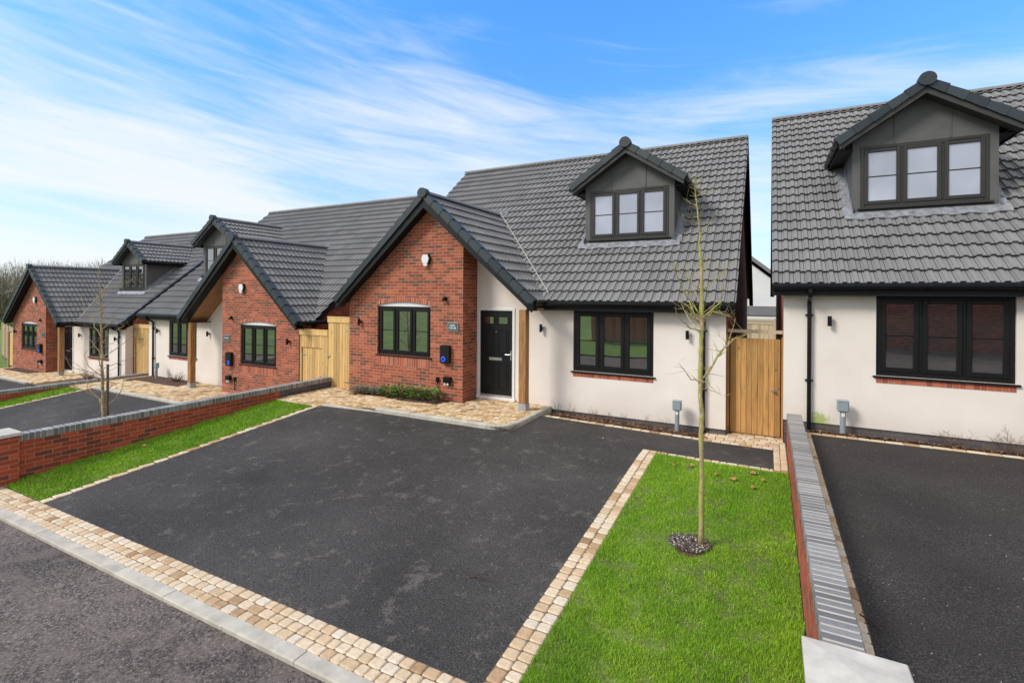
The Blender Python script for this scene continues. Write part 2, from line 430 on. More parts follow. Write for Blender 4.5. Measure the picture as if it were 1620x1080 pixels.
def m_wood(name, dark, light, board=0.1):
    m, N, L, b = newmat(name)
    t = N.new("ShaderNodeTexCoord")
    mpn = N.new("ShaderNodeMapping"); mpn.inputs['Scale'].default_value = (9, 9, 0.55); L.new(t.outputs['Object'], mpn.inputs[0])
    n = noise_n(N, L, 3.0, 6, 0.6, mpn.outputs[0], 1.4)
    c = rampn(N, L, n.outputs['Fac'], [(0.25, dark), (0.55, light), (0.8, tuple(min(1, x * 1.15) for x in light))])
    # knots
    v = N.new("ShaderNodeTexVoronoi"); v.inputs['Scale'].default_value = 3.2
    mp2 = N.new("ShaderNodeMapping"); mp2.inputs['Scale'].default_value = (1.9, 0.4, 1.0); L.new(t.outputs['Object'], mp2.inputs[0]); L.new(mp2.outputs[0], v.inputs['Vector'])
    kr = rampn(N, L, v.outputs['Distance'], [(0.0, 1.0), (0.05, 0.9), (0.10, 0.0)])
    c = mix(N, L, kr, c, tuple(x * 0.35 for x in dark))
    c = mix(N, L, 1.0, c, rampn(N, L, attr(N), [(0.0, 0.78), (1.0, 1.22)]), 'MULTIPLY')
    L.new(c, b.inputs['Base Color']); b.inputs['Roughness'].default_value = 0.72
    bump(N, L, b, n.outputs['Fac'], 0.25, 0.003)
    return m
M_GATE = m_wood("treated gate timber", (0.26, 0.125, 0.038), (0.50, 0.275, 0.085))
M_GATEY = m_wood("pale gate timber", (0.40, 0.235, 0.080), (0.62, 0.40, 0.155))
M_FENCE = m_wood("fence timber", (0.26, 0.17, 0.09), (0.40, 0.27, 0.15))
M_FENCEP = m_wood("pale fence timber", (0.42, 0.31, 0.20), (0.58, 0.45, 0.31))
M_FENCER = m_wood("red brown fence timber", (0.30, 0.12, 0.055), (0.46, 0.20, 0.095))

def m_asphalt(name, c0, c1, stone=0.10, coarse=260, dust=(0.16, 0.14, 0.125), dustamt=0.5, dth=0.62, rough=0.85, bs=0.6):
    m, N, L, b = newmat(name)
    t = N.new("ShaderNodeTexCoord"); o = t.outputs['Object']
    n = noise_n(N, L, coarse, 4, 0.75, o)
    nf_ = noise_n(N, L, coarse * 2.6, 2, 0.6, o)
    mxn = N.new('ShaderNodeMath'); mxn.operation = 'MULTIPLY_ADD'; L.new(nf_.outputs['Fac'], mxn.inputs[0]); mxn.inputs[1].default_value = 0.45; L.new(n.outputs['Fac'], mxn.inputs[2])
    sb_ = N.new('ShaderNodeMath'); sb_.operation = 'SUBTRACT'; L.new(mxn.outputs[0], sb_.inputs[0]); sb_.inputs[1].default_value = 0.225
    c = rampn(N, L, sb_.outputs[0], [(0.34, c0), (0.55, c1), (0.66, tuple(x * 2.2 for x in c1)), (0.78, tuple(x * 3.6 for x in c1))])
    nb = noise_n(N, L, 0.55, 4, 0.55, o)
    c = mix(N, L, 1.0, c, rampn(N, L, nb.outputs['Fac'], [(0.3, 0.72), (0.7, 1.35)]), 'MULTIPLY')
    # dried dusty patches
    nd = noise_n(N, L, 4.0, 10, 0.74, o, 0.1)
    ns = noise_n(N, L, 40, 4, 0.7, o)
    am = N.new("ShaderNodeMath"); am.operation = 'MULTIPLY_ADD'; L.new(ns.outputs['Fac'], am.inputs[0]); am.inputs[1].default_value = 0.30; L.new(nd.outputs['Fac'], am.inputs[2])
    dm = rampn(N, L, am.outputs[0], [(dth + 0.12, 0.0), (dth + 0.19, dustamt)])
    c = mix(N, L, dm, c, dust)
    # pale stones pressed in
    v = N.new("ShaderNodeTexVoronoi"); v.inputs['Scale'].default_value = 26; L.new(o, v.inputs['Vector'])
    sel = N.new("ShaderNodeSeparateColor"); L.new(v.outputs['Color'], sel.inputs[0])
    s1 = rampn(N, L, sel.outputs[0], [(0.955, 0.0), (0.965, 1.0)], 'LINEAR')
    s2 = rampn(N, L, v.outputs['Distance'], [(0.10, 1.0), (0.16, 0.0)])
    mm = N.new("ShaderNodeMath"); mm.operation = 'MULTIPLY'; L.new(s1, mm.inputs[0]); L.new(s2, mm.inputs[1])
    c = mix(N, L, mm.outputs[0], c, (0.34 , 0.31, 0.28))
    L.new(c, b.inputs['Base Color'])
    L.new(rampn(N, L, nb.outputs['Fac'], [(0.3, rough - 0.13), (0.7, rough)]), b.inputs['Roughness'])
    b.inputs['Specular IOR Level'].default_value = 0.14
    v2 = N.new("ShaderNodeTexVoronoi"); v2.inputs['Scale'].default_value = coarse * 0.45; L.new(o, v2.inputs['Vector'])
    p = bump(N, L, b, n.outputs['Fac'], bs, 0.004)
    bump(N, L, b, v2.outputs['Distance'], bs, 0.006, p)
    return m
M_DRIVE = m_asphalt("driveway asphalt", (0.021, 0.0193, 0.018), (0.060, 0.0555, 0.052), coarse=85, dustamt=0.34, dth=0.595, dust=(0.22, 0.19, 0.165))
M_DRIVE2 = m_asphalt("dark driveway asphalt", (0.0155, 0.014, 0.013), (0.049, 0.0445, 0.0415), coarse=80, dustamt=0.28, dth=0.64, dust=(0.15, 0.11, 0.085))
M_ROAD = m_asphalt("road asphalt", (0.026, 0.0225, 0.021), (0.115, 0.099, 0.088), coarse=42, dustamt=0.40, dth=0.50, dust=(0.20, 0.165, 0.14), bs=1.0)

def m_noise3(name, stops, scale, rough=0.95, bmp=0.6, bdist=0.01, detail=8, big=None):
    m, N, L, b = newmat(name)
    n = noise_n(N, L, scale, detail, 0.65)
    c = rampn(N, L, n.outputs['Fac'], stops)
    if big:
        n2 = noise_n(N, L, big, 4, 0.6)
        c = mix(N, L, 1.0, c, rampn(N, L, n2.outputs['Fac'], [(0.3, 0.7), (0.7, 1.3)]), 'MULTIPLY')
    L.new(c, b.inputs['Base Color']); b.inputs['Roughness'].default_value = rough
    bump(N, L, b, n.outputs['Fac'], bmp, bdist)
    return m
M_SOIL = m_noise3("bark soil", [(0.3, (0.03, 0.018, 0.011)), (0.5, (0.085, 0.045, 0.027)), (0.7, (0.17, 0.09, 0.055))], 45, bmp=1.0, bdist=0.02)
M_SOD = m_noise3("turf base", [(0.3, (0.055, 0.08, 0.015)), (0.55, (0.11, 0.17, 0.02)), (0.8, (0.19, 0.22, 0.07))], 30, bmp=0.8, bdist=0.02, big=1.5)
M_FIELD = m_noise3("far grass", [(0.3, (0.08, 0.15, 0.018)), (0.6, (0.13, 0.24, 0.025)), (0.8, (0.17, 0.26, 0.04))], 2.0, bmp=0.3, big=0.22)
def m_blade(name, a, b_, c_):
    m, N, L, b = newmat(name)
    c = rampn(N, L, attr(N), [(0.0, a), (0.55, b_), (0.93, c_), (1.0, (0.30, 0.24, 0.09))])
    n = noise_n(N, L, 1.6, 4, 0.55)
    c = mix(N, L, 1.0, c, rampn(N, L, n.outputs['Fac'], [(0.3, (0.78, 0.86, 0.8)), (0.7, (1.28, 1.12, 1.3))]), 'MULTIPLY')
    L.new(c, b.inputs['Base Color']); b.inputs['Roughness'].default_value = 0.55
    b.inputs['Specular IOR Level'].default_value = 0.25
    return m
M_BLADE = m_blade("grass blade", (0.120, 0.260, 0.010), (0.240, 0.470, 0.016), (0.42, 0.60, 0.06))
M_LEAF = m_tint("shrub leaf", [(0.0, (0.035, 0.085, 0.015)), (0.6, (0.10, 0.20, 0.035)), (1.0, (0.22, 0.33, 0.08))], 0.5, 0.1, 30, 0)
M_LAV = m_tint("lavender leaf", [(0.0, (0.10, 0.13, 0.085)), (1.0, (0.26, 0.30, 0.21))], 0.8, 0.1, 30, 0)
M_TWIG = m_tint("bare twig", [(0.0, (0.06, 0.035, 0.025)), (1.0, (0.18, 0.12, 0.085))], 0.8, 0.2, 30, 0.2)
M_GRIT = m_tint("grit", [(0.0, (0.07, 0.05, 0.04)), (0.5, (0.30, 0.24, 0.20)), (1.0, (0.75, 0.70, 0.65))], 0.9, 0.2, 40, 0)
M_DLEAF = m_tint("fallen leaf", [(0.0, (0.22, 0.09, 0.025)), (1.0, (0.48, 0.28, 0.10))], 0.8, 0.2, 40, 0.2)
def m_bark(name, lichen=True):
    m, N, L, b = newmat(name)
    n = noise_n(N, L, 22, 6, 0.7)
    c = rampn(N, L, n.outputs['Fac'], [(0.3, (0.16, 0.11, 0.06)), (0.55, (0.38, 0.29, 0.16)), (0.75, (0.56, 0.46, 0.29))])
    if lichen:
        n2 = noise_n(N, L, 7, 5, 0.6)
        c = mix(N, L, rampn(N, L, n2.outputs['Fac'], [(0.42, 0.0), (0.60, 0.75)]), c, (0.40, 0.40, 0.07))
    L.new(c, b.inputs['Base Color']); b.inputs['Roughness'].default_value = 0.85
    bump(N, L, b, n.outputs['Fac'], 0.8, 0.006)
    return m
M_STAKE = m_plain('dark stake', (0.10, 0.07, 0.045), 0.8, var=.3)
M_BARK = m_bark("young tree bark")
M_BARK2 = m_bark("brown tree bark", False)
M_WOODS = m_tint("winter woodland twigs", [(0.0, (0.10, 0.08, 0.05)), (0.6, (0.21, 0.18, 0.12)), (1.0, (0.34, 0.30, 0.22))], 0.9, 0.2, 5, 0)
# ------------------------------------------------------------------ houses
YF = 9.496                      # street face of the houses
EZ, EY, PK = 2.31, 0.372, 0.833   # eaves height, eaves y (from the gable face), slope of the main roof
RY = 5.866
RZ = EZ + PK * (RY - EY)
WF = -0.243                   # front of the wing roof
WL, WR = -9.93, -4.36
WX = (WL + WR) / 2
WZ = 4.77
WK = (WZ - EZ) / (WR - WX)
XA, XB, XP = -9.737, -6.21, -4.63
REC = 0.62

def zmain(y): return EZ + PK * (y - EY)
def zwing(x): return WZ - WK * abs(x - WX)

def tile_plane(mb, O, e, u, W, L, seed=0, per=0.165, gauge=0.335, m=0, hroll=0.026):
    """interlocking profiled tiles: O eaves corner, e along the eaves, u up the slope (unit vectors)"""
    rng = random.Random(seed)
    O, e, u = Vector(O), Vector(e), Vector(u)
    n = e.cross(u).normalized()
    prof = [(0.0, -0.012), (0.008, 0.0), (0.062, 0.0), (0.072, hroll), (0.128, hroll), (0.140, 0.0), (0.157, 0.0)]
    ncol = int(math.ceil(W / per)); nrow = int(math.ceil(L / gauge))
    lift = 0.043
    for r in range(nrow):
        b0, b1 = r * gauge, min((r + 1) * gauge, L)
        fr = (b1 - b0) / gauge
        for c in range(ncol):
            if c % 2 == 0:
                t = min(1, max(0, 0.5 + rng.gauss(0, 0.12))); dz = rng.uniform(-0.002, 0.003); db = rng.uniform(-0.004, 0.004)
            x0 = c * per
            xs = [(x0 + a, h) for a, h in prof] + [(x0 + per, 0.0)]
            for (a0, h0), (a1, h1) in zip(xs[:-1], xs[1:]):
                if a0 >= W: break
                if a1 > W: a1 = W
                p = lambda a, bb, hh: O + e * a + u * bb + n * hh
                f0, f1 = p(a0, b0 + db, lift + dz + h0), p(a1, b0 + db, lift + dz + h1)
                bu = b1 + (0.06 if b1 < L - 0.01 else 0.0)
                hu = lift * (1 - (bu - b0) / gauge)
                k0, k1 = p(a0, bu, hu + h0 - 0.001), p(a1, bu, hu + h1 - 0.001)
                mb.face([f0, f1, k1, k0], m, t)
                # thick front edge, undercut where it rides over the course below
                e0, e1 = p(a0, b0 + db + 0.002, lift + dz + h0 - 0.018), p(a1, b0 + db + 0.002, lift + dz + h1 - 0.018)
                g0, g1 = p(a0, b0 + db + 0.05, -0.012), p(a1, b0 + db + 0.05, -0.012)
                mb.face([e0, e1, f1, f0], m, t)
                mb.face([g0, g1, e1, e0], m, t)

def cut(obj, planes, test=None):
    """bisect a mesh by planes [(co, no, clear_outer)] in its own space; then drop faces for which test(centre) is true"""
    me = obj.data
    bm = bmesh.new(); bm.from_mesh(me)
    for co, no, clear in planes:
        bmesh.ops.bisect_plane(bm, geom=bm.verts[:] + bm.edges[:] + bm.faces[:], dist=1e-5, plane_co=co, plane_no=no, clear_outer=clear, clear_inner=False)
    if test:
        dl = [f for f in bm.faces if test(f.calc_center_median())]
        bmesh.ops.delete(bm, geom=dl, context='FACES')
    bm.to_mesh(me); bm.free()

def window(parent, mir, x0, x1, z0, z1, y, frame_mat, glass_mat, name="window", n=3, fr=0.075, sill=True, trick=False, depth=0.07):
    """casement window, face plane y (outside is -y); frame mesh is the part, each pane its child"""
    mb = MB(mir)
    d0, d1 = y, y + depth
    mb.box(x0, x0 + fr, d0, d1, z0, z1, b=0.006); mb.box(x1 - fr, x1, d0, d1, z0, z1, b=0.006)
    mb.box(x0 + fr, x1 - fr, d0, d1, z1 - fr, z1, b=0.006); mb.box(x0 + fr, x1 - fr, d0, d1, z0, z0 + fr * 1.1, b=0.006)
    iw = (x1 - x0 - 2 * fr); mw = fr * 0.9
    cw = (iw - (n - 1) * mw) / n
    gl = []
    for k in range(n):
        a = x0 + fr + k * (cw + mw); b = a + cw
        if k: mb.box(a - mw, a, d0 + 0.004, d1, z0 + fr * 1.1, z1 - fr, b=0.006)
        # sash (storm-proof casement standing a little proud)
        sw = fr * 0.62; za, zb = z0 + fr * 1.1, z1 - fr
        lo, hi = (za - 0.016, zb + 0.016)
        mb.box(a - 0.014, a + sw, d0 - 0.016, d0 + 0.03, lo, hi, b=0.005); mb.box(b - sw, b + 0.014, d0 - 0.016, d0 + 0.03, lo, hi, b=0.005)
        mb.box(a + sw, b - sw, d0 - 0.016, d0 + 0.03, lo, za + sw, b=0.005); mb.box(a + sw, b - sw, d0 - 0.016, d0 + 0.03, zb - sw, hi, b=0.005)
        zm = (za + zb) / 2
        mb.box(a + sw, b - sw, d0 + 0.004, d0 + 0.03, zm - 0.010, zm + 0.010, b=0.002)
        if trick and k != 1: mb.box(a + sw, b - sw, d0 - 0.030, d0 - 0.017, z1 - fr * 0.75, z1 - fr * 0.45, b=0.003)
        gl.append((a + sw, b - sw, za + sw, zb - sw))
    if sill:
        mb.box(x0 - 0.045, x1 + 0.045, d0 - 0.075, d0 + 0.02, z0 - 0.032, z0 - 0.001, b=0.006)
    w = mb.build(name, frame_mat, parent)
    for (a, b, za, zb) in gl:
        g = MB(mir); g.box(a - 0.005, b + 0.005, d0 + 0.012, d0 + 0.020, za - 0.005, zb + 0.005)
        g.build("pane", glass_mat, w)
    return w

def gable_caps(mb, x0, z0, x1, z1, y0, y1, lift=0.05, seed=0, ln=0.335, drop=0.085):
    """stepped dry-verge units from the foot (x0,z0) up to the apex (x1,z1), between y0 (front) and y1"""
    rng = random.Random(seed)
    d = Vector((x1 - x0, 0, z1 - z0)); L = d.length; d.normalize()
    nrm = Vector((-d.z, 0, d.x));
    if nrm.z < 0: nrm = -nrm
    n = int(round(L / ln)); ln = L / n
    for k in range(n):
        a, b = k * ln - 0.02, (k + 1) * ln + 0.012
        h0, h1 = lift + 0.026, lift + 0.004
        P = lambda s, h, y: Vector((x0, 0, z0)) + d * s + nrm * h + Vector((0, y, 0))
        c = [P(a, -drop, y0), P(b, -drop + 0.012, y0 + 0.010), P(b, -drop + 0.012, y1), P(a, -drop, y1),
             P(a, h0, y0), P(b, h1, y0 + 0.010), P(b, h1, y1), P(a, h0, y1)]
        if x1 < x0: c = [c[1], c[0], c[3], c[2], c[5], c[4], c[7], c[6]]
        mb.hexa(c, 0, rng.random())

def ridge_caps(mb, p0, p1, rad=0.11, ln=0.45, seed=0, m=0, disc=False, flat=0.75):
    rng = random.Random(seed)
    p0, p1 = Vector(p0), Vector(p1); d = p1 - p0; L = d.length; d.normalize()
    side = Vector((d.y, -d.x, 0)); n = max(1, int(round(L / ln))); ln = L / n
    for k in range(n):
        a, b = k * ln, (k + 1) * ln - 0.006
        t = 0.35 + 0.3 * rng.random()
        A, B = [], []
        for i in range(9):
            th = math.pi * i / 8
            o = side * math.cos(th) * rad + Vector((0, 0, math.sin(th) * rad * flat - 0.03))
            A.append(p0 + d * a + o * 1.03); B.append(p0 + d * b + o * 0.99)
        for i in range(8): mb.face([A[i], A[i + 1], B[i + 1], B[i]], m, t)
        mb.face(A[::-1], m, t); mb.face(B, m, t)

def build_house(label, ox, dy, dz, mir=False, s=0.0, vl=-9.93, leftcaps=False, wingparts=True, group=None, rmat=None, sign=None, rightcaps=False, fill_left=None, brickside=None, dglass=None):
    """ox: world x of the local origin; s shifts everything right of the porch (narrower or wider plots)"""
    sg = -1 if mir else 1
    C0 = -5.2
    base = empty("house", (ox + sg * C0, YF + dy, dz), label, "house", group)
    rmat = rmat or M_REND
    XR, VR = -0.71 + s, -0.526 + s
    sh = Matrix.Translation((-C0, 0, 0))
    def mk():
        m = MB(mir); m.M = sh; return m
    bx = lambda m, *a, **k: m.box(*a, **k)

    # ---- main roof front and back, cut out under the wing
    mb = mk()
    v = Vector((0, 1, PK)).normalized(); Ls = math.hypot(RY - EY, RZ - EZ)
    tile_plane(mb, (vl, EY - 0.03, EZ - 0.02), (1, 0, 0), v, VR - vl, Ls + 0.03, seed=1)
    roof = mb.build("roof", M_TILE, base)
    if wingparts:
        # valley planes are vertical planes through the valley lines (local, mirrored space)
        yb = (WZ - EZ) / PK + EY
        def vp(xf):
            a = Vector((sg * (xf - C0), EY, 0)); b = Vector((sg * (WX - C0), yb, 0)); dd = b - a
            return a, Vector((dd.y, -dd.x, 0)).normalized()
        def test(c):
            x = sg * c.x + C0
            return zwing(x) > zmain(c.y) + 0.0 and c.y < yb + 0.02
        pl = []
        for xf in (WL, WR):
            co, no = vp(xf); pl.append((co, no, False))
        cut(roof, pl, test)
    mb = mk()
    vb = Vector((0, -1, PK)).normalized()
    # rear slope as a plain thick slab (only its verge is seen)
    yb2 = 2 * RY - EY
    c = [(vl, RY, RZ - 0.02), (VR, RY, RZ - 0.02), (VR, yb2, EZ), (vl, yb2, EZ)]
    mb.face([(vl, RY, RZ + .02), (VR, RY, RZ + .02), (VR, yb2, EZ + .02), (vl, yb2, EZ + .02)][::-1], 0, 0.5)
    mb.build("rear_roof", M_TILE, base)
    # boarded underside of the rear verge and eaves
    for xa_, xb_ in ((VR - 0.13, VR + 0.0), (vl, vl + 0.13)):
      for rear in (0, 1):
        mb = mk()
        if rear: mb.prism([(yb2, EZ - 0.24), (yb2, EZ - 0.005), (RY, RZ - 0.03), (RY, RZ - 0.265)][::-1], xa_, xb_, 0, 0.5, axis='x')
        else: mb.prism([(EY + 0.01, EZ - 0.20), (EY + 0.01, EZ - 0.035), (RY, RZ - 0.045), (RY, RZ - 0.22)], xa_, xb_, 0, 0.5, axis='x')
        mb.build("verge_board", M_BARGE, base)
    mb = mk()
    mb.box(WR - 0.0, VR, EY + 0.0, EY + 0.022, EZ - 0.20, EZ - 0.03)
    mb.box(WR - 0.0, VR - 0.002, EY + 0.022, REC - 0.001, EZ - 0.20, EZ - 0.185)
    mb.build("fascia_board", M_BARGE, base)
    mb = mk()
    ridge_caps(mb, (vl, RY, RZ + 0.03), (VR, RY, RZ + 0.03), 0.12, 0.45, 3)
    mb.build("ridge_tiles", M_TILE, base)
    if leftcaps or rightcaps:
        mb = mk()
        for flag, xx in ((leftcaps, vl - 0.05), (rightcaps, VR - 0.11)):
            if not flag: continue
            d = Vector((0, 1, PK)).normalized(); nn = Vector((0, -PK, 1)).normalized(); n = 20; ln = Ls / n
            for k in range(n):
                P = lambda q, h, x: Vector((x, EY, EZ)) + d * q + nn * h
                a, b = k * ln - 0.02, (k + 1) * ln + 0.01
                x0_, x1_ = xx, xx + 0.16
                mb.hexa([P(a, -.08, x0_), P(a, -.08, x1_), P(b, -.07, x1_), P(b, -.07, x0_), P(a, .085, x0_), P(a, .085, x1_), P(b, .063, x1_), P(b, .063, x0_)], 0, random.Random(k).random())
        mb.build("verge_caps", M_VERGE, base)

    # ---- wing roof
    if wingparts:
        for side, xf in ((1, WR), (-1, WL)):
            mb = mk()
            Lw = math.hypot(abs(xf - WX), WZ - EZ); u = Vector((-side * 1, 0, WK)).normalized()
            if side == 1: tile_plane(mb, (xf + 0.03, WF, EZ - 0.02), (0, 1, 0), u, 3.8, Lw + 0.03, seed=5)
            else: tile_plane(mb, (xf - 0.03, WF + 3.8, EZ - 0.02), (0, -1, 0), u, 3.8, Lw + 0.03, seed=6)
            w = mb.build("wing_roof", M_TILE, base)
            nn = Vector((0, PK, -1)).normalized()
            cut(w, [(Vector((0, EY, EZ + 0.01)), nn, True)])
        mb = mk()
        yb = (WZ - EZ) / PK + EY
        ridge_caps(mb, (WX, WF - 0.02, WZ + 0.03), (WX, yb + 0.1, WZ + 0.03), 0.12, 0.45, 7)
        mb.build("wing_ridge_tiles", M_TILE, base)
        for xg, sd in ((WR + 0.03, 2), (WL - 0.03, 4)):
            mb = mk(); gable_caps(mb, xg, EZ - 0.02, WX, WZ, WF - 0.075, WF + 0.10, seed=sd)
            vc = mb.build("verge_caps", M_VERGE, base)
        # round cap closing the ridge
        mb = mk()
        pts = [(WX + 0.125 * math.cos(t_), WZ + 0.012 + 0.125 * math.sin(t_) * (1.0 if math.sin(t_) > 0 else 0.85)) for t_ in [2 * math.pi * k / 20 for k in range(20)]]
        mb.prism(pts, WF - 0.105, WF + 0.05, 0, 0.6)
        mb.build("ridge_end_cap", M_VERGE, base)
        # bargeboards and soffit
        dn = 0.055; th = 0.20
        for xf, sx in ((WR, 1), (WL, -1)):
            mb = mk()
            a = (xf + sx * 0.02, EZ - 0.05); t_ = (WX, WZ - dn)
            poly = [a, t_, (WX, WZ - dn - th * 1.3), (a[0], a[1] - th * 0.95)]
            if sx == 1: poly = [poly[3], poly[0], poly[1], poly[2]]
            else: poly = [poly[2], poly[1], poly[0], poly[3]]
            mb.prism(poly, WF - 0.03, WF - 0.005, 0)
            p2 = [(a[0], a[1] - th * 0.80), (WX, WZ - dn - th * 1.15), (WX, WZ - dn - th * 1.0), (a[0], a[1] - th * 0.65)]
            if sx == -1: p2 = p2[::-1]
            mb.prism(p2, WF - 0.005, -0.002, 0)
            mb.build("barge_board", M_BARGE, base)
        # porch ceiling following the rafters
        mb = mk()
        o1, o2 = 0.265, 0.235
        mb.prism([(XB + .01, zwing(XB + .01) - o1), (WR + 0.02, EZ - 0.20), (WR + 0.02, EZ - 0.16), (XB + .01, zwing(XB + .01) - o2)], -0.001, REC - 0.002, 0)
        mb.build("porch_soffit", M_SOFF, base)
        # valley liner
        mb = mk()
        mb.tube([(WR + 0.08, EY + 0.10, EZ + 0.165), (WX + .05, yb + 0.03, WZ + 0.10)], 0.013, 5)
        mb.build("valley_liner", M_CREAM, base)
        mb = mk(); mb.M = sh @ Matrix.Translation((WX + 0.12, yb + 0.10, WZ + 0.10)) @ Matrix.Rotation(math.atan(PK), 4, 'X')
        mb.box(-0.22, 0.20, -0.05, 0.10, 0.0, 0.03, b=0.01)
        mb.build("ridge_flashing", M_LEAD, base)

    # ---- walls
    def wall_y(mbx, y, xs0, xs1, z0, topf, hole=None, m=0, arch=0.0):
        """wall in plane y facing -y from xs0 to xs1, top given by breakpoints topf(list of (x,z)); optional hole (x0,x1,z0,z1)"""
        def top(x):
            for (xa_, za_), (xb_, zb_) in zip(topf[:-1], topf[1:]):
                if xa_ - 1e-9 <= x <= xb_ + 1e-9: return za_ + (zb_ - za_) * (x - xa_) / (xb_ - xa_)
        def seg(a, b, zlo):
            pts = [(a, y, zlo if not callable(zlo) else zlo(a)), (b, y, zlo if not callable(zlo) else zlo(b)), (b, y, top(b))]
            mids = [p for p in topf if a + 1e-6 < p[0] < b - 1e-6]
            pts += [(p[0], y, p[1]) for p in mids[::-1]]
            pts.append((a, y, top(a)))
            mbx.face(pts, m)
        if hole is None: seg(xs0, xs1, z0); return
        hx0, hx1, hz0, hz1 = hole
        seg(xs0, hx0, z0); seg(hx1, xs1, z0)
        mbx.face([(hx0, y, z0), (hx1, y, z0), (hx1, y, hz0), (hx0, y, hz0)], m)
        n = 10 if arch else 1
        hx = [hx0 + (hx1 - hx0) * i / n for i in range(n + 1)]
        az = [hz1 + arch * (1 - (2 * i / n - 1) ** 2) for i in range(n + 1)]
        if not (len(topf) == 2 and abs(topf[0][1] - hz1) < 1e-3):
            for i in range(n):
                a, b = hx[i], hx[i + 1]
                pts = [(a, y, az[i]), (b, y, az[i + 1]), (b, y, top(b))]
                pts += [(p[0], y, p[1]) for p in topf[::-1] if a + 1e-6 < p[0] < b - 1e-6]
                pts.append((a, y, top(a)))
                mbx.face(pts, m)
        D = 0.11
        mbx.face([(hx0, y, hz0), (hx0, y + D, hz0), (hx0, y + D, hz1), (hx0, y, hz1)], m)
        mbx.face([(hx1, y, hz0), (hx1, y, hz1), (hx1, y + D, hz1), (hx1, y + D, hz0)], m)
        mbx.face([(hx0, y, hz0), (hx1, y, hz0), (hx1, y + D, hz0), (hx0, y + D, hz0)], m)
        for i in range(n):
            mbx.face([(hx[i], y, az[i]), (hx[i], y + D, az[i]), (hx[i + 1], y + D, az[i + 1]), (hx[i + 1], y, az[i + 1])], m)
    B1, B2, BB, BT, AR = -8.775, -7.12, 0.93, 2.165, 0.085
    W1, W2, WB, WT = -3.76 + s, -2.05 + s, 0.80, EZ - 0.188
    NW = 3
    drop = 0.09
    if wingparts:
        mb = mk()
        tf = [(XA, zwing(XA) - drop), (WX, WZ - drop), (XB, zwing(XB) - drop)]
        wall_y(mb, 0.0, XA, XB, -0.5, tf, (B1, B2, BB, BT), 0, AR)
        mb.face([(XB, 0, -0.5), (XB, REC + .3, -0.5), (XB, REC + .3, zwing(XB) - drop), (XB, 0, zwing(XB) - drop)])
        mb.face([(XA, 0, -0.5), (XA, 0, zwing(XA) - drop), (XA, 4, zwing(XA) - drop), (XA, 4, -0.5)])
        mb.build("brick_wall", M_BRICK, base)
        # segmental arch and soldier course below the sill
        n = 23; w = B2 - B1
        pts = [(B1 + w * i / 12, BT + AR * (1 - (2 * i / 12 - 1) ** 2)) for i in range(13)]
        mb = mk(); mb.prism(pts + [(x_, z_ + 0.108) for x_, z_ in pts[::-1]], -0.003, 0.02, 1)
        for i in range(n):
            xm = B1 + w * (i + 0.5) / n; q = 2 * (i + 0.5) / n - 1
            zz = BT + AR * (1 - q * q); ang = -q * 0.17
            mb.M = sh @ Matrix.Translation((xm, 0, zz)) @ Matrix.Rotation(-ang, 4, 'Y')
            mb.box(-w / n / 2 + 0.007, w / n / 2 - 0.007, -0.007, 0.015, 0.0, 0.105, 0, random.Random(i).random())
        mb.build("brick_arch", [M_REDB, M_MORTARB], base)
        mb = mk(); mb.box(B1, B2, -0.003, 0.02, BB - 0.25, BB - 0.033, 1)
        for i in range(n):
            xa_ = B1 + w * i / n
            mb.box(xa_ + 0.007, xa_ + w / n - 0.007, -0.007, 0.015, BB - 0.247, BB - 0.035, 0, random.Random(i + 50).random())
        mb.build("soldier_course", [M_REDB, M_MORTARB], base)
        # white board filling the arch head
        mb = mk()
        pts = [(B1 + w * i / 12, BT + AR * (1 - (2 * i / 12 - 1) ** 2) - 0.002) for i in range(13)]
        pts = [(B1, BT - 0.03), (B2, BT - 0.03)] + pts[::-1]
        mb.prism(pts, 0.035, 0.06, 0)
        mb.build("arch_infill", M_WHITE, base)
        window(base, mir, B1 - C0, B2 - C0, BB, BT - 0.03, 0.045, M_FRAME, M_GLASS)
        DX0, DX1, DT = XB + 0.03, -5.18, 2.13
        mb = mk()
        y = REC + 0.01
        mb.box(DX0, DX0 + 0.065, y - 0.03, y + 0.05, -0.02, DT, b=0.005); mb.box(DX1 - 0.065, DX1, y - 0.03, y + 0.05, -0.02, DT, b=0.005)
        mb.box(DX0 + .065, DX1 - .065, y - 0.03, y + 0.05, DT - 0.065, DT, b=0.005); mb.box(DX0 - 0.02, DX1 + 0.02, y - 0.06, y + 0.05, -0.02, 0.045, b=0.005)
        dframe = mb.build("door_frame", M_WHITE, base)
        a, b_, z0, z1 = DX0 + 0.07, DX1 - 0.07, 0.05, DT - 0.07
        mb = mk()
        W_ = b_ - a
        yl = y + 0.0
        mb.box(a, b_, yl, yl + 0.045, z0, z1)
        cols = [(a + 0.11, a + W_ / 2 - 0.055), (a + W_ / 2 + 0.055, b_ - 0.11)]
        rows = [(z0 + 0.17, z0 + 0.80), (z0 + 0.97, z1 - 0.44), (z1 - 0.32, z1 - 0.13)]
        for ci, (ca, cb) in enumerate(cols):
            for ri, (ra, rb) in enumerate(rows):
                t_ = 0.016
                mb.box(ca, cb, yl - 0.010, yl, ra, ra + t_, b=0.003); mb.box(ca, cb, yl - 0.010, yl, rb - t_, rb, b=0.003)
                mb.box(ca, ca + t_, yl - 0.010, yl, ra + t_, rb - t_, b=0.003); mb.box(cb - t_, cb, yl - 0.010, yl, ra + t_, rb - t_, b=0.003)
                if ri < 2: mb.box(ca + 0.05, cb - 0.05, yl - 0.008, yl, ra + 0.05, rb - 0.05, b=0.006)
        door = mb.build("door", M_DOOR, base)
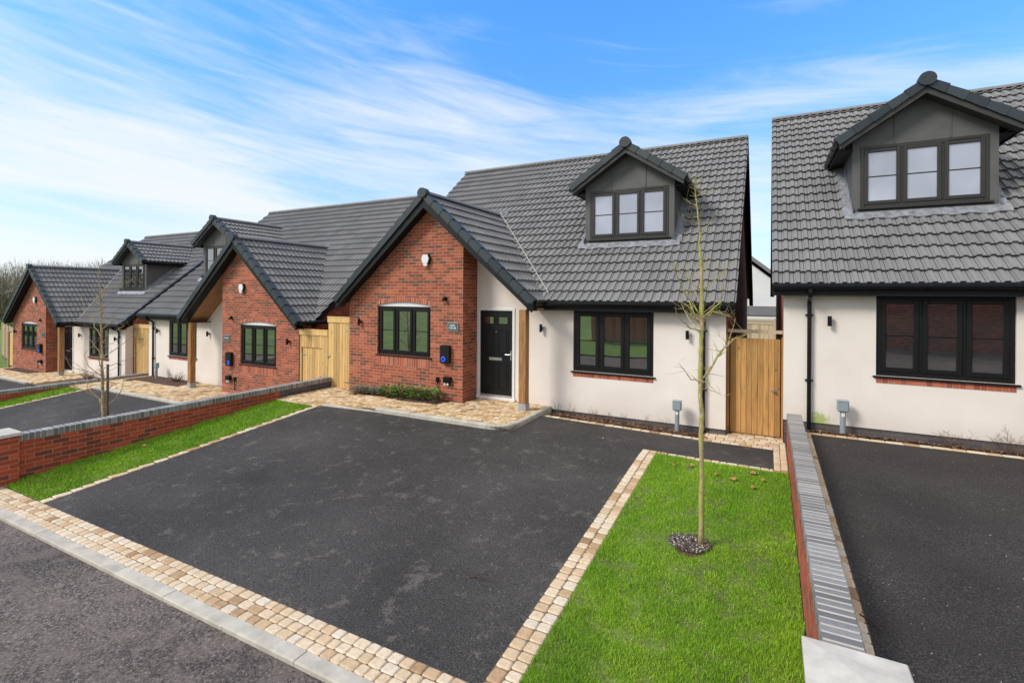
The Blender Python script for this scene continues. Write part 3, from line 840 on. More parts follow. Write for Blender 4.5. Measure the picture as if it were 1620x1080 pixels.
        for (ca, cb) in cols:
            g = mk(); g.box(ca + 0.02, cb - 0.02, yl - 0.006, yl - 0.001, rows[2][0] + 0.02, rows[2][1] - 0.02)
            g.build("pane", M_GLASS, door)
        g = mk(); g.box(a + W_ * 0.28, a + W_ * 0.68, yl - 0.014, yl - 0.001, z0 + 0.845, z0 + 0.915, b=0.004)
        g.box(a + W_ * 0.31, a + W_ * 0.65, yl - 0.022, yl - 0.014, z0 + 0.865, z0 + 0.895, b=0.003)
        g.build("letter_box", M_STEEL, door)
        g = mk(); g.box(b_ - 0.055, b_ - 0.025, yl - 0.012, yl - 0.001, z0 + 0.87, z0 + 1.09, b=0.004)
        g.tube([(b_ - 0.04, yl - 0.012, z0 + 1.0), (b_ - 0.04, yl - 0.05, z0 + 1.0), (b_ - 0.17, yl - 0.05, z0 + 1.0)], 0.009, 8)
        g.build("handle", M_STEEL, door)
        g = mk(); g.tube([(a + W_ / 2, yl - 0.001, z0 + 1.52), (a + W_ / 2, yl - 0.012, z0 + 1.52)], 0.011, 10)
        g.build("door_viewer", M_STEEL, door)
        g = mk(); g.box(a + 0.004, b_ - 0.004, yl - 0.022, yl - 0.001, z0 + 0.0, z0 + 0.04, b=0.006)
        g.build("threshold_bar", M_STEEL, door)
        # oak post on its shoe
        mb = mk()
        mb.box(XP - 0.085, XP + 0.085, -0.12, 0.05, 0.13, EZ - 0.19, b=0.008)
        post = mb.build("porch_post", M_OAK, base)
        mb = mk(); mb.box(XP - 0.092, XP + 0.092, -0.127, 0.057, -0.10, 0.13, b=0.004)
        mb.build("post_shoe", M_GALV, post)
        mb = mk()
        # one rendered wall in the recessed plane, from the brick return to the far corner, round the door and the window
        xm_ = -4.9
        PB = -0.085
        wall_y(mb, REC, XB, xm_, PB, [(XB, zwing(XB) - drop), (xm_, zwing(xm_) - drop)], (DX0, DX1, -0.06, DT))
        wall_y(mb, REC, xm_, WR, PB, [(xm_, zwing(xm_) - drop), (WR, EZ - 0.10)])
        wall_y(mb, REC, WR, XR, PB, [(WR, EZ - 0.188), (XR, EZ - 0.188)], (W1, W2, WB, WT))
        mb.face([(xm_, REC, PB), (XR, REC, PB), (XR, REC + 0.04, PB), (xm_, REC + 0.04, PB)][::-1])
        side_r = 0.0 if brickside is None else brickside
        if side_r > 0: mb.face([(XR, REC, PB), (XR, REC + side_r, PB), (XR, REC + side_r, EZ - .05), (XR, REC, EZ - .18)])
        mb.build("rendered_wall", rmat, base)
        mb = mk()
        mb.face([(XB, REC + 0.018, -0.6), (XR - 0.004, REC + 0.018, -0.6), (XR - 0.004, REC + 0.018, PB + .002), (XB, REC + 0.018, PB + .002)])
        mb.build("brick_plinth", M_PLINTH, base)
    # gable end walls
    for nm, xx, fl in (("gable_wall", XR - 0.003, 1), ("far_gable_wall", XA + 0.003, -1)):
        ys = REC + side_r + 0.002 if fl == 1 else 0.005
        mb = mk()
        f = [(xx, ys, -0.6), (xx, 2 * RY - REC, -0.6), (xx, 2 * RY - REC, EZ + 0.1), (xx, RY, RZ - 0.08), (xx, max(ys, REC), zmain(max(ys, REC)) - 0.08)]
        if fl == -1: f += [(xx, ys, zmain(REC) - 0.08)]
        mb.face(f if fl == 1 else f[::-1])
        mb.build(nm, M_BRICK, base)
    # window and brick-on-edge strip under its sill
    window(base, mir, W1 - C0, W2 - C0, WB, WT, REC + 0.035, M_FRAME, M_GLASS, fr=0.085, n=NW)
    mb = mk(); n = 21; w = W2 - W1
    for i in range(n):
        mb.box(W1 + w * i / n + 0.004, W1 + w * (i + 1) / n - 0.004, REC - 0.008, REC + 0.02, WB - 0.115, WB - 0.036, 0, random.Random(i + 9).random())
    mb.box(W1, W2, REC - 0.003, REC + 0.02, WB - 0.116, WB - 0.036, 1)
    mb.build("brick_sill_course", [M_REDB, M_MORTAR], base)

    # ---- gutter and downpipe
    mb = mk()
    gx0, gx1 = WR + 0.06, VR - 0.01
    gy, gz, gr = EY - 0.052, EZ - 0.035, 0.058
    mb.tube([(gx0, gy, gz - 0.01), (gx1, gy, gz - 0.01)], gr, 12)
    mb.box(gx0, gx1, gy - gr * 1.02, gy - gr * 0.88, gz, gz + 0.03)
    k = gx0 + 0.6
    while k < gx1:
        mb.tube([(k, gy, gz - 0.01), (k + 0.05, gy, gz - 0.01)], gr * 1.10, 12); k += 1.0
    mb.build("gutter", M_BLACK, base)
    mb = mk()
    mb.tube([(WR + 0.045, WF + 0.03, EZ - 0.045), (WR + 0.045, EY - 0.0, EZ - 0.045)], gr, 12)
    mb.box(WR - 0.08, WR + 0.085, WF - 0.09, WF - 0.0, EZ - 0.20, EZ - 0.03, b=0.02)
    mb.build("wing_gutter", M_BLACK, base)
    mb = mk()
    mb.tube([(WL - 0.045, WF + 0.03, EZ - 0.045), (WL - 0.045, EY + 1.0, EZ - 0.045)], gr, 12)
    mb.build("wing_gutter", M_BLACK, base)
    mb = mk(); mb.box(WR - 0.01, WR + 0.012, WF, EY + .01, EZ - 0.20, EZ - 0.03); mb.box(WR - 0.25, WR - 0.011, 0.0, REC - .002, EZ - 0.205, EZ - 0.19)
    mb.build("wing_fascia", M_BARGE, base)
    mb = mk(); dx = -1.10 + s; r_ = 0.034
    mb.tube([(dx, gy, gz - 0.03), (dx, gy, gz - 0.12), (dx, gy + 0.04, gz - 0.17), (dx, REC - 0.09, gz - 0.24), (dx, REC - 0.055, gz - 0.30), (dx, REC - 0.055, -0.20)], r_, 10)
    mb.tube([(dx, gy, gz - 0.05), (dx, gy, gz - 0.11)], 0.045, 10)
    for zz in (0.62, 1.75):
        mb.tube([(dx, REC - 0.055, zz), (dx, REC - 0.055, zz + 0.05)], r_ * 1.25, 10)
        mb.box(dx - 0.062, dx + 0.062, REC - 0.035, REC - 0.001, zz + 0.012, zz + 0.036)
    mb.build("downpipe", M_BLACK, base)

    # ---- dormer
    cx = -2.92 + s; hw = 1.04; yd = 1.95; ze = 5.03; za = 5.90; vf = 1.29
    kd = (za - ze) / vf
    zb = zmain(yd) - 0.02
    mb = mk()
    topz = lambda x: za - kd * abs(x - cx) - 0.05
    Wd0, Wd1, Wz0, Wz1 = cx - 0.92, cx + 0.92, 3.765, 4.925
    wall_y(mb, yd, cx - hw, cx + hw, zb - 0.1, [(cx - hw, topz(cx - hw)), (cx, topz(cx)), (cx + hw, topz(cx + hw))], (Wd0, Wd1, Wz0, Wz1))
    yt = (topz(cx + hw) - EZ) / PK + EY
    for sx in (-1, 1):
        x = cx + sx * hw
        f = [(x, yd, zb - 0.1), (x, yt + 0.1, zmain(yt + 0.1) - 0.1), (x, yt, topz(x)), (x, yd, topz(x))]
        mb.face(f if sx == 1 else f[::-1])
        for yy in (yd + 0.28, yd + 0.75):
            z0_ = zmain(yy)
            if z0_ < topz(x) - 0.1: mb.box(x - 0.003, x + sx * 0.012, yy, yy + 0.015, z0_, topz(x))
    for xx in (cx - 0.40, cx + 0.40):
        mb.box(xx - 0.009, xx + 0.009, yd - 0.014, yd + 0.01, Wz1 + 0.01, topz(xx) - 0.02)
    mb.build("dormer_wall", M_GRP, base)
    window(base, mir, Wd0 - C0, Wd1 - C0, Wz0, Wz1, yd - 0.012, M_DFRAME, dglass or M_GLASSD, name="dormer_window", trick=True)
    # dormer roof
    yv = 1.70
    for side in (1, -1):
        mb = mk()
        Lw = math.hypot(vf, za - ze) ; u = Vector((-side, 0, kd)).normalized()
        xf = cx + side * vf
        ybk = (za - EZ) / PK + EY + 0.2 - yv
        if side == 1: tile_plane(mb, (xf + 0.02, yv, ze - 0.014), (0, 1, 0), u, ybk, Lw + 0.02, seed=15, gauge=0.30)
        else: tile_plane(mb, (xf - 0.02, yv + ybk, ze - 0.014), (0, -1, 0), u, ybk, Lw + 0.02, seed=16, gauge=0.30)
        w = mb.build("dormer_roof", M_TILE, base)
        cut(w, [(Vector((0, EY, EZ + 0.01)), Vector((0, PK, -1)).normalized(), True)])
    mb = mk()
    ybk = (za - EZ) / PK + EY
    ridge_caps(mb, (cx, yv - 0.02, za + 0.03), (cx, ybk + 0.1, za + 0.03), 0.12, 0.45, 17)
    mb.build("dormer_ridge_tiles", M_TILE, base)
    for sx, sd in ((1, 22), (-1, 24)):
        mb = mk(); gable_caps(mb, cx + sx * (vf + 0.02), ze - 0.01, cx, za, yv - 0.075, yv + 0.10, seed=sd, ln=0.30)
        mb.build("dormer_verge_caps", M_VERGE, base)
    mb = mk()
    pts = [(cx + 0.13 * math.cos(t_), za + 0.015 + 0.13 * math.sin(t_) * (1.0 if math.sin(t_) > 0 else 0.85)) for t_ in [2 * math.pi * k_ / 20 for k_ in range(20)]]
    mb.prism(pts, yv - 0.105, yv + 0.05, 0, 0.6)
    for q in (-0.055, 0.055): mb.tube([(cx + q, yv - 0.112, za + 0.04), (cx + q, yv - 0.10, za + 0.04)], 0.008, 6, 0, 0.0)
    mb.build("dormer_ridge_cap", M_VERGE, base)
    for sx in (1, -1):
        mb = mk()
        a = (cx + sx * (vf + 0.0), ze - 0.045); t_ = (cx, za - 0.045)
        poly = [(a[0], a[1]), t_, (cx, za - 0.045 - 0.16), (a[0] - sx * 0.02, a[1] - 0.125)]
        poly = [poly[3], poly[0], poly[1], poly[2]] if sx == 1 else [poly[2], poly[1], poly[0], poly[3]]
        mb.prism(poly, yv - 0.03, yv - 0.005, 0)
        p2 = [(a[0], a[1] - 0.115), (cx, za - 0.19), (cx, za - 0.165), (a[0], a[1] - 0.09)]
        if sx == -1: p2 = p2[::-1]
        mb.prism(p2, yv - 0.005, yd - 0.002, 0)
        mb.build("dormer_barge_board", M_DBARGE, base)
        mb = mk()
        x0_, x1_ = cx + sx * (hw + 0.001), cx + sx * (vf - 0.01)
        zg = ze - 0.06; ye = (zg - EZ) / PK + EY + 0.1
        mb.box(min(x0_, x1_), max(x0_, x1_), yd - 0.001, ye, zg - 0.08, zg - 0.06)
        mb.box(min(x1_ - .01, x1_ + .01), max(x1_ - .01, x1_ + .01), yv, ye, zg - 0.10, zg + 0.04)
        mb.build("dormer_soffit", M_BARGE, base)
        mb = mk()
        xg = cx + sx * (vf + 0.045); ye = (zg - EZ) / PK + EY - 0.04
        mb.tube([(xg, yv + 0.0, zg), (xg, ye, zg)], 0.055, 10)
        mb.tube([(xg, yv + 0.28, zg), (xg, yv + 0.33, zg)], 0.062, 10)
        mb.tube([(xg, yv + 0.78, zg), (xg, yv + 0.83, zg)], 0.062, 10)
        mb.build("dormer_gutter", M_BLACK, base)
    # lead flashing: apron and side strips on the slope
    mb = mk()
    d = Vector((0, 1, PK)).normalized(); nn = Vector((0, -PK, 1)).normalized()
    P = lambda x, y_, h: Vector((x, y_, zmain(y_))) + nn * h
    rng = random.Random(3)
    ya, yb_ = yd - 0.145, yd + 0.01
    nseg = 26; xs = [cx - hw - 0.14 + (2 * hw + 0.28) * i / nseg for i in range(nseg + 1)]
    for i in range(nseg):
        j0, j1 = rng.uniform(-.012, .012), 0
        h = 0.062
        e0 = ya + 0.02 * math.sin(i * 1.3); e1 = ya + 0.02 * math.sin((i + 1) * 1.3)
        mb.face([P(xs[i], e0, h), P(xs[i + 1], e1, h), P(xs[i + 1], yb_, h + 0.02), P(xs[i], yb_, h + 0.02)])
        mb.face([P(xs[i], e0, h - 0.03), P(xs[i + 1], e1, h - 0.03), P(xs[i + 1], e1, h), P(xs[i], e0, h)])
    mb.build("lead_apron", M_LEAD, base)
    for sx in (-1, 1):
        mb = mk()
        xi, xo = cx + sx * (hw - 0.005), cx + sx * (hw + 0.14)
        n = 10
        for i in range(n):
            y0_ = yd - 0.02 + (yt - yd - 0.15) * i / n; y1_ = yd - 0.02 + (yt - yd - 0.15) * (i + 1) / n
            w0 = 0.012 * math.sin(i * 2.1); w1 = 0.012 * math.sin((i + 1) * 2.1)
            f = [P(xi, y0_, 0.075), P(xo + w0, y0_, 0.06), P(xo + w1, y1_, 0.06), P(xi, y1_, 0.075)]
            mb.face(f if sx == 1 else f[::-1])
            # upstand against the cheek
            g = [P(xi + sx * 0.008, y0_, 0.07), P(xi + sx * 0.008, y1_, 0.07), P(xi + sx * 0.008, y1_, 0.17), P(xi + sx * 0.008, y0_, 0.17)]
            mb.face(g if sx == 1 else g[::-1])
            e = [P(xo + w0, y0_, 0.02), P(xo + w1, y1_, 0.02), P(xo + w1, y1_, 0.06), P(xo + w0, y0_, 0.06)]
            mb.face(e if sx == 1 else e[::-1])
        mb.build("lead_flashing", M_LEAD, base)

    # ---- fixtures on the wall
    def light(x, z, Y0=0.0):
        m_ = mk()
        m_.tube([(x, Y0 - 0.075, z - 0.085), (x, Y0 - 0.075, z + 0.085)], 0.032, 12)
        m_.box(x - 0.022, x + 0.022, Y0 - 0.075, Y0 - 0.001, z - 0.03, z + 0.03, b=0.004)
        m_.build("wall_light", M_BLACK, base)
    light(-1.395 + s, 1.68, REC)
    if wingparts:
        light(-4.50, 1.70, REC); light(-9.34, 1.72)
        mb = mk(); mb.tube([(-6.69, -0.001, 2.34), (-6.69, -0.05, 2.34)], 0.05, 12); mb.tube([(-6.69, -0.05, 2.34), (-6.69, -0.10, 2.30)], [0.045, 0.03], 12)
        mb.build("security_camera", M_BLACK, base)
        # alarm sounder: hexagonal dark back with pale face and strobe lens
        hexp = lambda r, dx_, dz_: [(-7.23 + dx_ + r * px_, 3.265 + dz_ + r * pz_) for px_, pz_ in ((-0.62, -0.95), (0.62, -0.95), (1.0, 0.1), (0.62, 1.05), (-0.62, 1.05), (-1.0, 0.1))]
        mb = mk(); mb.prism(hexp(0.122, 0, 0), -0.06, -0.001, 0); ab = mb.build("alarm_box", M_BLACK, base)
        mb = mk(); mb.prism(hexp(0.105, -0.004, 0.004), -0.085, -0.06, 0); mb.build("alarm_face", M_WHITE, ab)
        mb = mk(); mb.prism([(-7.23 + 0.06 * math.cos(q), 3.135 + 0.032 * math.sin(q)) for q in [2 * math.pi * k_ / 14 for k_ in range(14)]], -0.085, -0.03, 0); mb.build("strobe_lens", M_WHITE, ab)
        # car charger with its lit ring
        ccx, ccz = -6.65, 1.05
        def rr(w_, h_, r_, x_, z_):
            out = []
            for qx, qz, a0 in ((1, -1, -90), (1, 1, 0), (-1, 1, 90), (-1, -1, 180)):
                for k_ in range(5):
                    t_ = R(a0 + 90 * k_ / 4); out.append((x_ + qx * (w_ - r_) + r_ * math.cos(t_), z_ + qz * (h_ - r_) + r_ * math.sin(t_)))
            return out
        mb = mk(); mb.prism(rr(0.125, 0.215, 0.05, ccx, ccz), -0.10, -0.001, 0); ch = mb.build("charger", M_DOOR, base)
        mb = mk()
        pr = [(ccx - 0.03 + 0.052 * math.cos(2 * math.pi * k_ / 24), -0.106, ccz - 0.11 + 0.052 * math.sin(2 * math.pi * k_ / 24)) for k_ in range(25)]
        mb.tube(pr, 0.007, 6, cap=False); mb.build("status_ring", M_BLUE, ch)
        mb = mk(); mb.tube([(ccx - 0.03, -0.10, ccz - 0.11), (ccx - 0.03, -0.115, ccz - 0.11)], 0.045, 16); mb.build("socket_cover", M_NAVY, ch)
        mb = mk()
        mb.box(-6.925, -6.855, -0.06, -0.001, 0.38, 0.50, b=0.01); mb.tube([(-6.89, -0.03, 0.40), (-6.89, -0.03, 0.10)], 0.012, 8)
        mb.build("cable_gland", M_BLACK, base)
        mb = mk()
        mb.box(-6.70, -6.50, -0.09, -0.001, 0.385, 0.53, b=0.01); sb = mb.build("outdoor_socket", M_BLACK, base)
        for gx_ in (-6.65, -6.57):
            mb = mk(); mb.box(gx_ - .02, gx_ + .02, -0.088, -0.05, 0.335, 0.385, b=0.006); mb.build("cable_gland", M_WHITE, sb)
        # name plaque
        px_, pz_ = -6.47, 1.69
        mb = mk(); mb.box(px_ - 0.15, px_ + 0.15, -0.022, -0.001, pz_ - 0.105, pz_ + 0.105, b=0.004); pq = mb.build("name_plaque", M_PLAQF, base)
        mb = mk(); mb.box(px_ - 0.122, px_ + 0.122, -0.026, -0.022, pz_ - 0.078, pz_ + 0.078); mb.build("slate_panel", M_PLAQ, pq)
        if sign:
            cu = bpy.data.curves.new("lettering", 'FONT'); cu.body = sign; cu.align_x = 'CENTER'; cu.align_y = 'CENTER'
            cu.size = 0.062; cu.extrude = 0.0015; cu.space_line = 0.95; cu.offset = 0.0012
            tmp = bpy.data.objects.new("lettering_curve", cu); COL.objects.link(tmp)
            bpy.context.view_layer.update()
            me = bpy.data.meshes.new_from_object(tmp.evaluated_get(bpy.context.evaluated_depsgraph_get()))
            bpy.data.objects.remove(tmp)
            me.materials.clear(); me.materials.append(M_LETTER)
            o = bpy.data.objects.new("lettering", me); COL.objects.link(o); o.parent = pq
            o.rotation_euler = (R(90), 0, 0); o.location = (sg * (px_ - C0), -0.0285, pz_)
    return base

def m_emit(name, col, st):
    m, N, L, b = newmat(name)
    b.inputs['Base Color'].default_value = col + (1,); b.inputs['Emission Color'].default_value = col + (1,); b.inputs['Emission Strength'].default_value = st
    return m
M_BLUE = m_emit("blue charger light", (0.02, 0.10, 0.9), 1.3)
M_MORTARB = m_plain("brick arch mortar", (0.56, 0.40, 0.30), 0.95, bmp=0.3)
M_DBARGE = m_plain("dormer barge board", (0.035, 0.034, 0.032), 0.55, var=0.15)
M_NAVY = m_plain("navy socket cover", (0.012, 0.03, 0.16), 0.3)
M_PLAQF = m_plain("plaque frame", (0.20, 0.21, 0.215), 0.6)
M_PLAQ = m_plain("plaque slate", (0.055, 0.075, 0.085), 0.5)
M_LETTER = m_plain("plaque lettering", (0.66, 0.70, 0.70), 0.5, var=0.02)

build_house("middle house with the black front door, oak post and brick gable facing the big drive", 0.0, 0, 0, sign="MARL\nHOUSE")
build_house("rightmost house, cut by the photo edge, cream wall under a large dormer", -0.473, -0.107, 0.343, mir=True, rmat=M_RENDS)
build_house("second house from the left, its brick gable behind the red garden wall", -21.55, 0.12, -0.661, mir=True, sign="HOUSE", dglass=M_GLASS)
build_house("leftmost house at the end of the row, brick gable against the bare woodland", -22.828, 0.568, -1.186, brickside=0.28, rightcaps=True, dglass=M_GLASS)
# ------------------------------------------------------------------ ground levels
def zf(X):
    if X >= -10.55: return -0.43 + 0.012 * min(X, 8)
    if X >= -14.5: return -0.557 + 0.13 * (X + 10.55)
    return -1.07 + 0.045 * (max(X, -32) + 14.5)
def zback(X):
    """level of the ground along the back of each drive"""
    if X > 0.38: return 0.14
    if X > -10.6: return -0.10 - 0.07 * min(1, max(0, (X + 4.3) / 3.3))
    if X > -21.3: return -0.78
    return -1.29
YE, YB = 3.12, 8.1     # front edge of the drives, front edge of the entrance paving
def zt(X, Y):
    yb = 9.55 if X > 0.38 else YB
    if X > 0.38 and Y > YE:      # the right-hand plot sits higher, held by the wall
        if Y < 3.7: return zf(X) + (0.08 - zf(X)) * (Y - YE) / (3.7 - YE)
        return 0.08 + 0.06 * min(1, (Y - 3.7) / 5.8)
    if Y <= YE: return zf(X)
    if Y < yb:
        t = (Y - YE) / (yb - YE)
        return zf(X) * (1 - t) + zback(X) * t
    return zback(X)
def patch(name, x0, x1, y0, y1, off, mat, kind='structure', nx=None, ny=None, zfun=zt):
    nx = nx or max(1, int(abs(x1 - x0) / 0.5)); ny = ny or max(1, int(abs(y1 - y0) / 0.5))
    f0 = (lambda x: y0) if not callable(y0) else y0
    f1 = (lambda x: y1) if not callable(y1) else y1
    vs, fs = [], []
    for i in range(nx + 1):
        x = x0 + (x1 - x0) * i / nx
        for j in range(ny + 1):
            y = f0(x) + (f1(x) - f0(x)) * j / ny
            vs.append((x, y, zfun(x, y) + off))
    for i in range(nx):
        for j in range(ny):
            a = i * (ny + 1) + j
            fs.append((a, a + ny + 1, a + ny + 2, a + 1))
    return vs, fs
def patches(name, lst, mat, kind='structure'):
    V, F = [], []
    for a in lst:
        zfun = a[5] if len(a) > 5 else zt
        ny = 6 if callable(a[2]) or callable(a[3]) else None
        vs, fs = patch(name, a[0], a[1], a[2], a[3], a[4], mat, zfun=zfun, ny=ny)
        b = len(V); V += vs; F += [tuple(i + b for i in f) for f in fs]
    me = bpy.data.meshes.new(name); me.from_pydata(V, [], F); me.materials.append(mat); add_uv(me)
    o = bpy.data.objects.new(name, me); COL.objects.link(o)
    if kind: o["kind"] = kind
    return o

zroad = lambda X, Y: zf(X) - 0.03 + (0.0 if Y > -3 else 0.0)
# one sheet to the horizon
me = bpy.data.meshes.new("ground")
me.from_pydata([(-900, -900, -2.3), (900, -900, -2.3), (900, 900, -2.3), (-900, 900, -2.3)], [], [(0, 1, 2, 3)]); me.materials.append(M_FIELD)
g = bpy.data.objects.new("ground", me); COL.objects.link(g); g["kind"] = "structure"
patches("rear_ground", [(-45, -21.3, 11.5, 60, -0.02), (-21.3, -10.6, 11.0, 60, -0.02), (-10.6, 0.38, 10.4, 60, -0.02), (0.38, 12, 10.4, 60, -0.02)], M_FIELD)
patches("road", [(-60, 30, -3.0, 2.67, 0, zroad), (2.6, 30, -15, -3.0, 0, zroad)], M_ROAD)
patches("far_verge", [(-90, 2.5, -70, -3.12, 0.05, zroad)], M_FIELD)
zpad = lambda X, Y: (-0.055 - 0.055 * min(1, max(0, (-7.0 - X) / 2.5)))
X0D, X1D = -9.04, -1.87
PADF = 8.06
patches("driveway", [(X0D, X1D, YE, PADF + .04, 0), (-4.22, X1D, PADF + .04, 9.47, 0), (X1D, 0.08, 8.40, 9.47, 0)], M_DRIVE)
patches("driveway", [(0.64, 7.5, YE, 9.60, 0)], M_DRIVE2)
patches("driveway", [(-20.05, -12.6, YE, 8.15, 0), (-31.6, -23.2, YE, 8.6, 0)], M_DRIVE)
patches("setting_bed", [(-45, 8, 2.78, YE, 0.004), (X0D - .13, X0D, YE, 7.95, .004), (X1D, -1.62, YE, 8.40, 0.004), (-1.62, 0.28, 8.28, 8.40, 0.004), (0.08, 0.28, 8.4, 10.35, .004), (-4.22, .08, 9.47, 9.60, 0.004),
    (-1.05, 0.08, 9.60, 10.35, .005), (-10.48, -4.25, PADF, 10.2, 0.008, zpad), (-10.48, -8.95, 7.85, PADF, 0.004), (0.50, 0.64, YE, 9.72, .004), (0.64, 7.5, 9.60, 9.72, 0.004),
    (-21.2, -20.05, 7.9, 10.6, .004), (-20.05, -10.75, 8.15, 10.3, 0.04), (-12.73, -12.6, YE, 8.15, .004), (-20.2, -20.05, YE, 8.15, .004), (-32.6, -22.2, 8.6, 11.2, .04)], M_JOINT)

# ------------------------------------------------------------------ paving setts
def sett(mb, cx, cy, w, d, z, h, rng, mat=0, rnd=0.018, tint=None):
    """tumbled block: rounded corners and arrises"""
    r = min(rnd, w * 0.3, d * 0.3)
    rot = rng.gauss(0, 0.018); c, s_ = math.cos(rot), math.sin(rot)
    tx, ty = rng.gauss(0, 0.012), rng.gauss(0, 0.012)
    z += rng.gauss(0, 0.0012)
    def ring(ins, hh):
        hw, hd = w / 2 - ins, d / 2 - ins; q = r * 0.9
        pts = [(-hw + q, -hd), (hw - q, -hd), (hw, -hd + q), (hw, hd - q), (hw - q, hd), (-hw + q, hd), (-hw, hd - q), (-hw, -hd + q)]
        return [(cx + x * c - y * s_, cy + x * s_ + y * c, z + hh + x * tx + y * ty) for x, y in pts]
    t = tint if tint is not None else rng.betavariate(1.7, 1.4)
    r0, r1, r2 = ring(0, -0.03), ring(0, h - 0.009), ring(0.010, h)
    for a, b in ((r0, r1), (r1, r2)):
        for i in range(8):
            j = (i + 1) % 8
            mb.face([a[i], a[j], b[j], b[i]], mat, t)
    mb.face(r2, mat, t)
def sett_field(mb, x0, x1, y0, y1, rows, ln, along='x', seed=0, gap=0.0055, h=0.014, jitter=0.22, skip=None, zfun=zt, rnd=0.014):
    rng = random.Random(seed)
    span = (y1 - y0) if along == 'x' else (x1 - x0)
    L0, L1 = (x0, x1) if along == 'x' else (y0, y1)
    rw = span / rows
    for r in range(rows):
        p = L0 + (rng.random() * ln * 0.5 if rows > 1 else 0)
        if p > L0: pass
        p = L0
        first = True
        while p < L1 - 0.02:
            l = ln * (1 + rng.uniform(-jitter, jitter))
            if first: l *= 0.5 + 0.5 * (r % 2); first = False
            if p + l > L1 - 0.03: l = L1 - p
            c = (p + l / 2); q = (y0 if along == 'x' else x0) + (r + 0.5) * rw
            X, Y = (c, q) if along == 'x' else (q, c)
            if not (skip and skip(X, Y)):
                w, d = (l - gap, rw - gap) if along == 'x' else (rw - gap, l - gap)
                sett(mb, X, Y, w, d, zfun(X, Y), h, rng, rnd=rnd)
            p += l
zpad_ = lambda X, Y: (-0.055 - 0.055 * min(1, max(0, (-7.0 - X) / 2.5)))
mb = MB(); sett_field(mb, -31, 5, 2.795, YE - .003, 3, 0.128, 'x', 1); o = mb.build("sett_strip", M_SETT); o["kind"] = "structure"
mb = MB(); sett_field(mb, X0D - .13, X0D - .003, YE, 7.92, 1, 0.20, 'y', 2, jitter=.35, rnd=.007, gap=.004); sett_field(mb, X1D + .004, -1.622, YE, 8.40, 2, 0.125, 'y', 3)
sett_field(mb, -1.622, 0.08, 8.282, 8.40, 1, 0.13, 'x', 4, rnd=.008); sett_field(mb, 0.083, 0.276, 8.28, 9.60, 2, 0.20, 'y', 5); sett_field(mb, -4.14, 0.08, 9.475, 9.585, 1, 0.19, 'x', 6, rnd=.007, gap=.004)
sett_field(mb, -1.05, 0.276, 9.60, 10.30, 5, 0.17, 'x', 7, skip=lambda X, Y: X < -0.66 and Y > 10.08)
sett_field(mb, 0.505, 0.635, 3.3, 9.60, 1, 0.145, 'y', 8); sett_field(mb, 0.50, 7.0, 9.605, 9.715, 1, 0.19, 'x', 9, rnd=.007, gap=.004)
sett_field(mb, -12.73, -12.605, YE, 8.1, 1, 0.2, 'y', 12); sett_field(mb, -20.18, -20.055, YE, 7.95, 1, 0.2, 'y', 13)
o = mb.build("sett_edging", M_SETT); o["kind"] = "structure"
bedf = lambda X: 9.08 + 0.12 * math.sin((X + 9.3) * 2.2)
def padskip(X, Y):
    if -9.35 < X < -6.55 and Y > bedf(X) and Y < 9.7: return True
    if XA - .05 < X < XB + .03 and Y > 9.44: return True
    if X < -9.7 and Y > 9.66: return True
    if Y > 10.09: return True
    if X > -4.72 and Y < PADF + 0.47:
        return math.hypot(X + 4.72, Y - (PADF + 0.47)) > 0.37
    return False
mb = MB(); sett_field(mb, -10.46, -4.36, PADF + 0.11, 10.11, 19, 0.135, 'x', 20, h=0.036, skip=padskip, zfun=zpad, rnd=.009, gap=.004)
sett_field(mb, -10.46, -9.03, 7.86, PADF + 0.11, 2, 0.15, 'x', 21, h=0.02)
sett_field(mb, -9.03, -7.50, PADF + 0.01, PADF + 0.11, 1, 0.2, 'x', 22, h=0.03)
o = mb.build("entrance_paving", M_PAVE); o["kind"] = "structure"
mb = MB()
zp2 = lambda X, Y: -0.715; zp1 = lambda X, Y: -1.24
sett_field(mb, -20.0, -10.78, 8.26, 10.2, 17, 0.17, 'x', 23, h=0.036, zfun=zp2, skip=lambda X, Y: (-20.6 < X < -17.5 and Y > 9.35) or (X > -15.4 and Y > 9.58) or (-14.6 < X < -12.2 and Y > 9.2))
sett_field(mb, -21.15, -20.0, 7.95, 10.6, 18, 0.17, 'x', 26, h=0.036)
sett_field(mb, -32.5, -26.0, 8.72, 10.65, 16, 0.19, 'x', 24, h=0.036, zfun=zp1, skip=lambda X, Y: (-32.2 < X < -29.3 and Y > 9.6) or (X < -29 and Y > 10.0))
o = mb.build("entrance_paving", M_PAVE); o["kind"] = "structure"

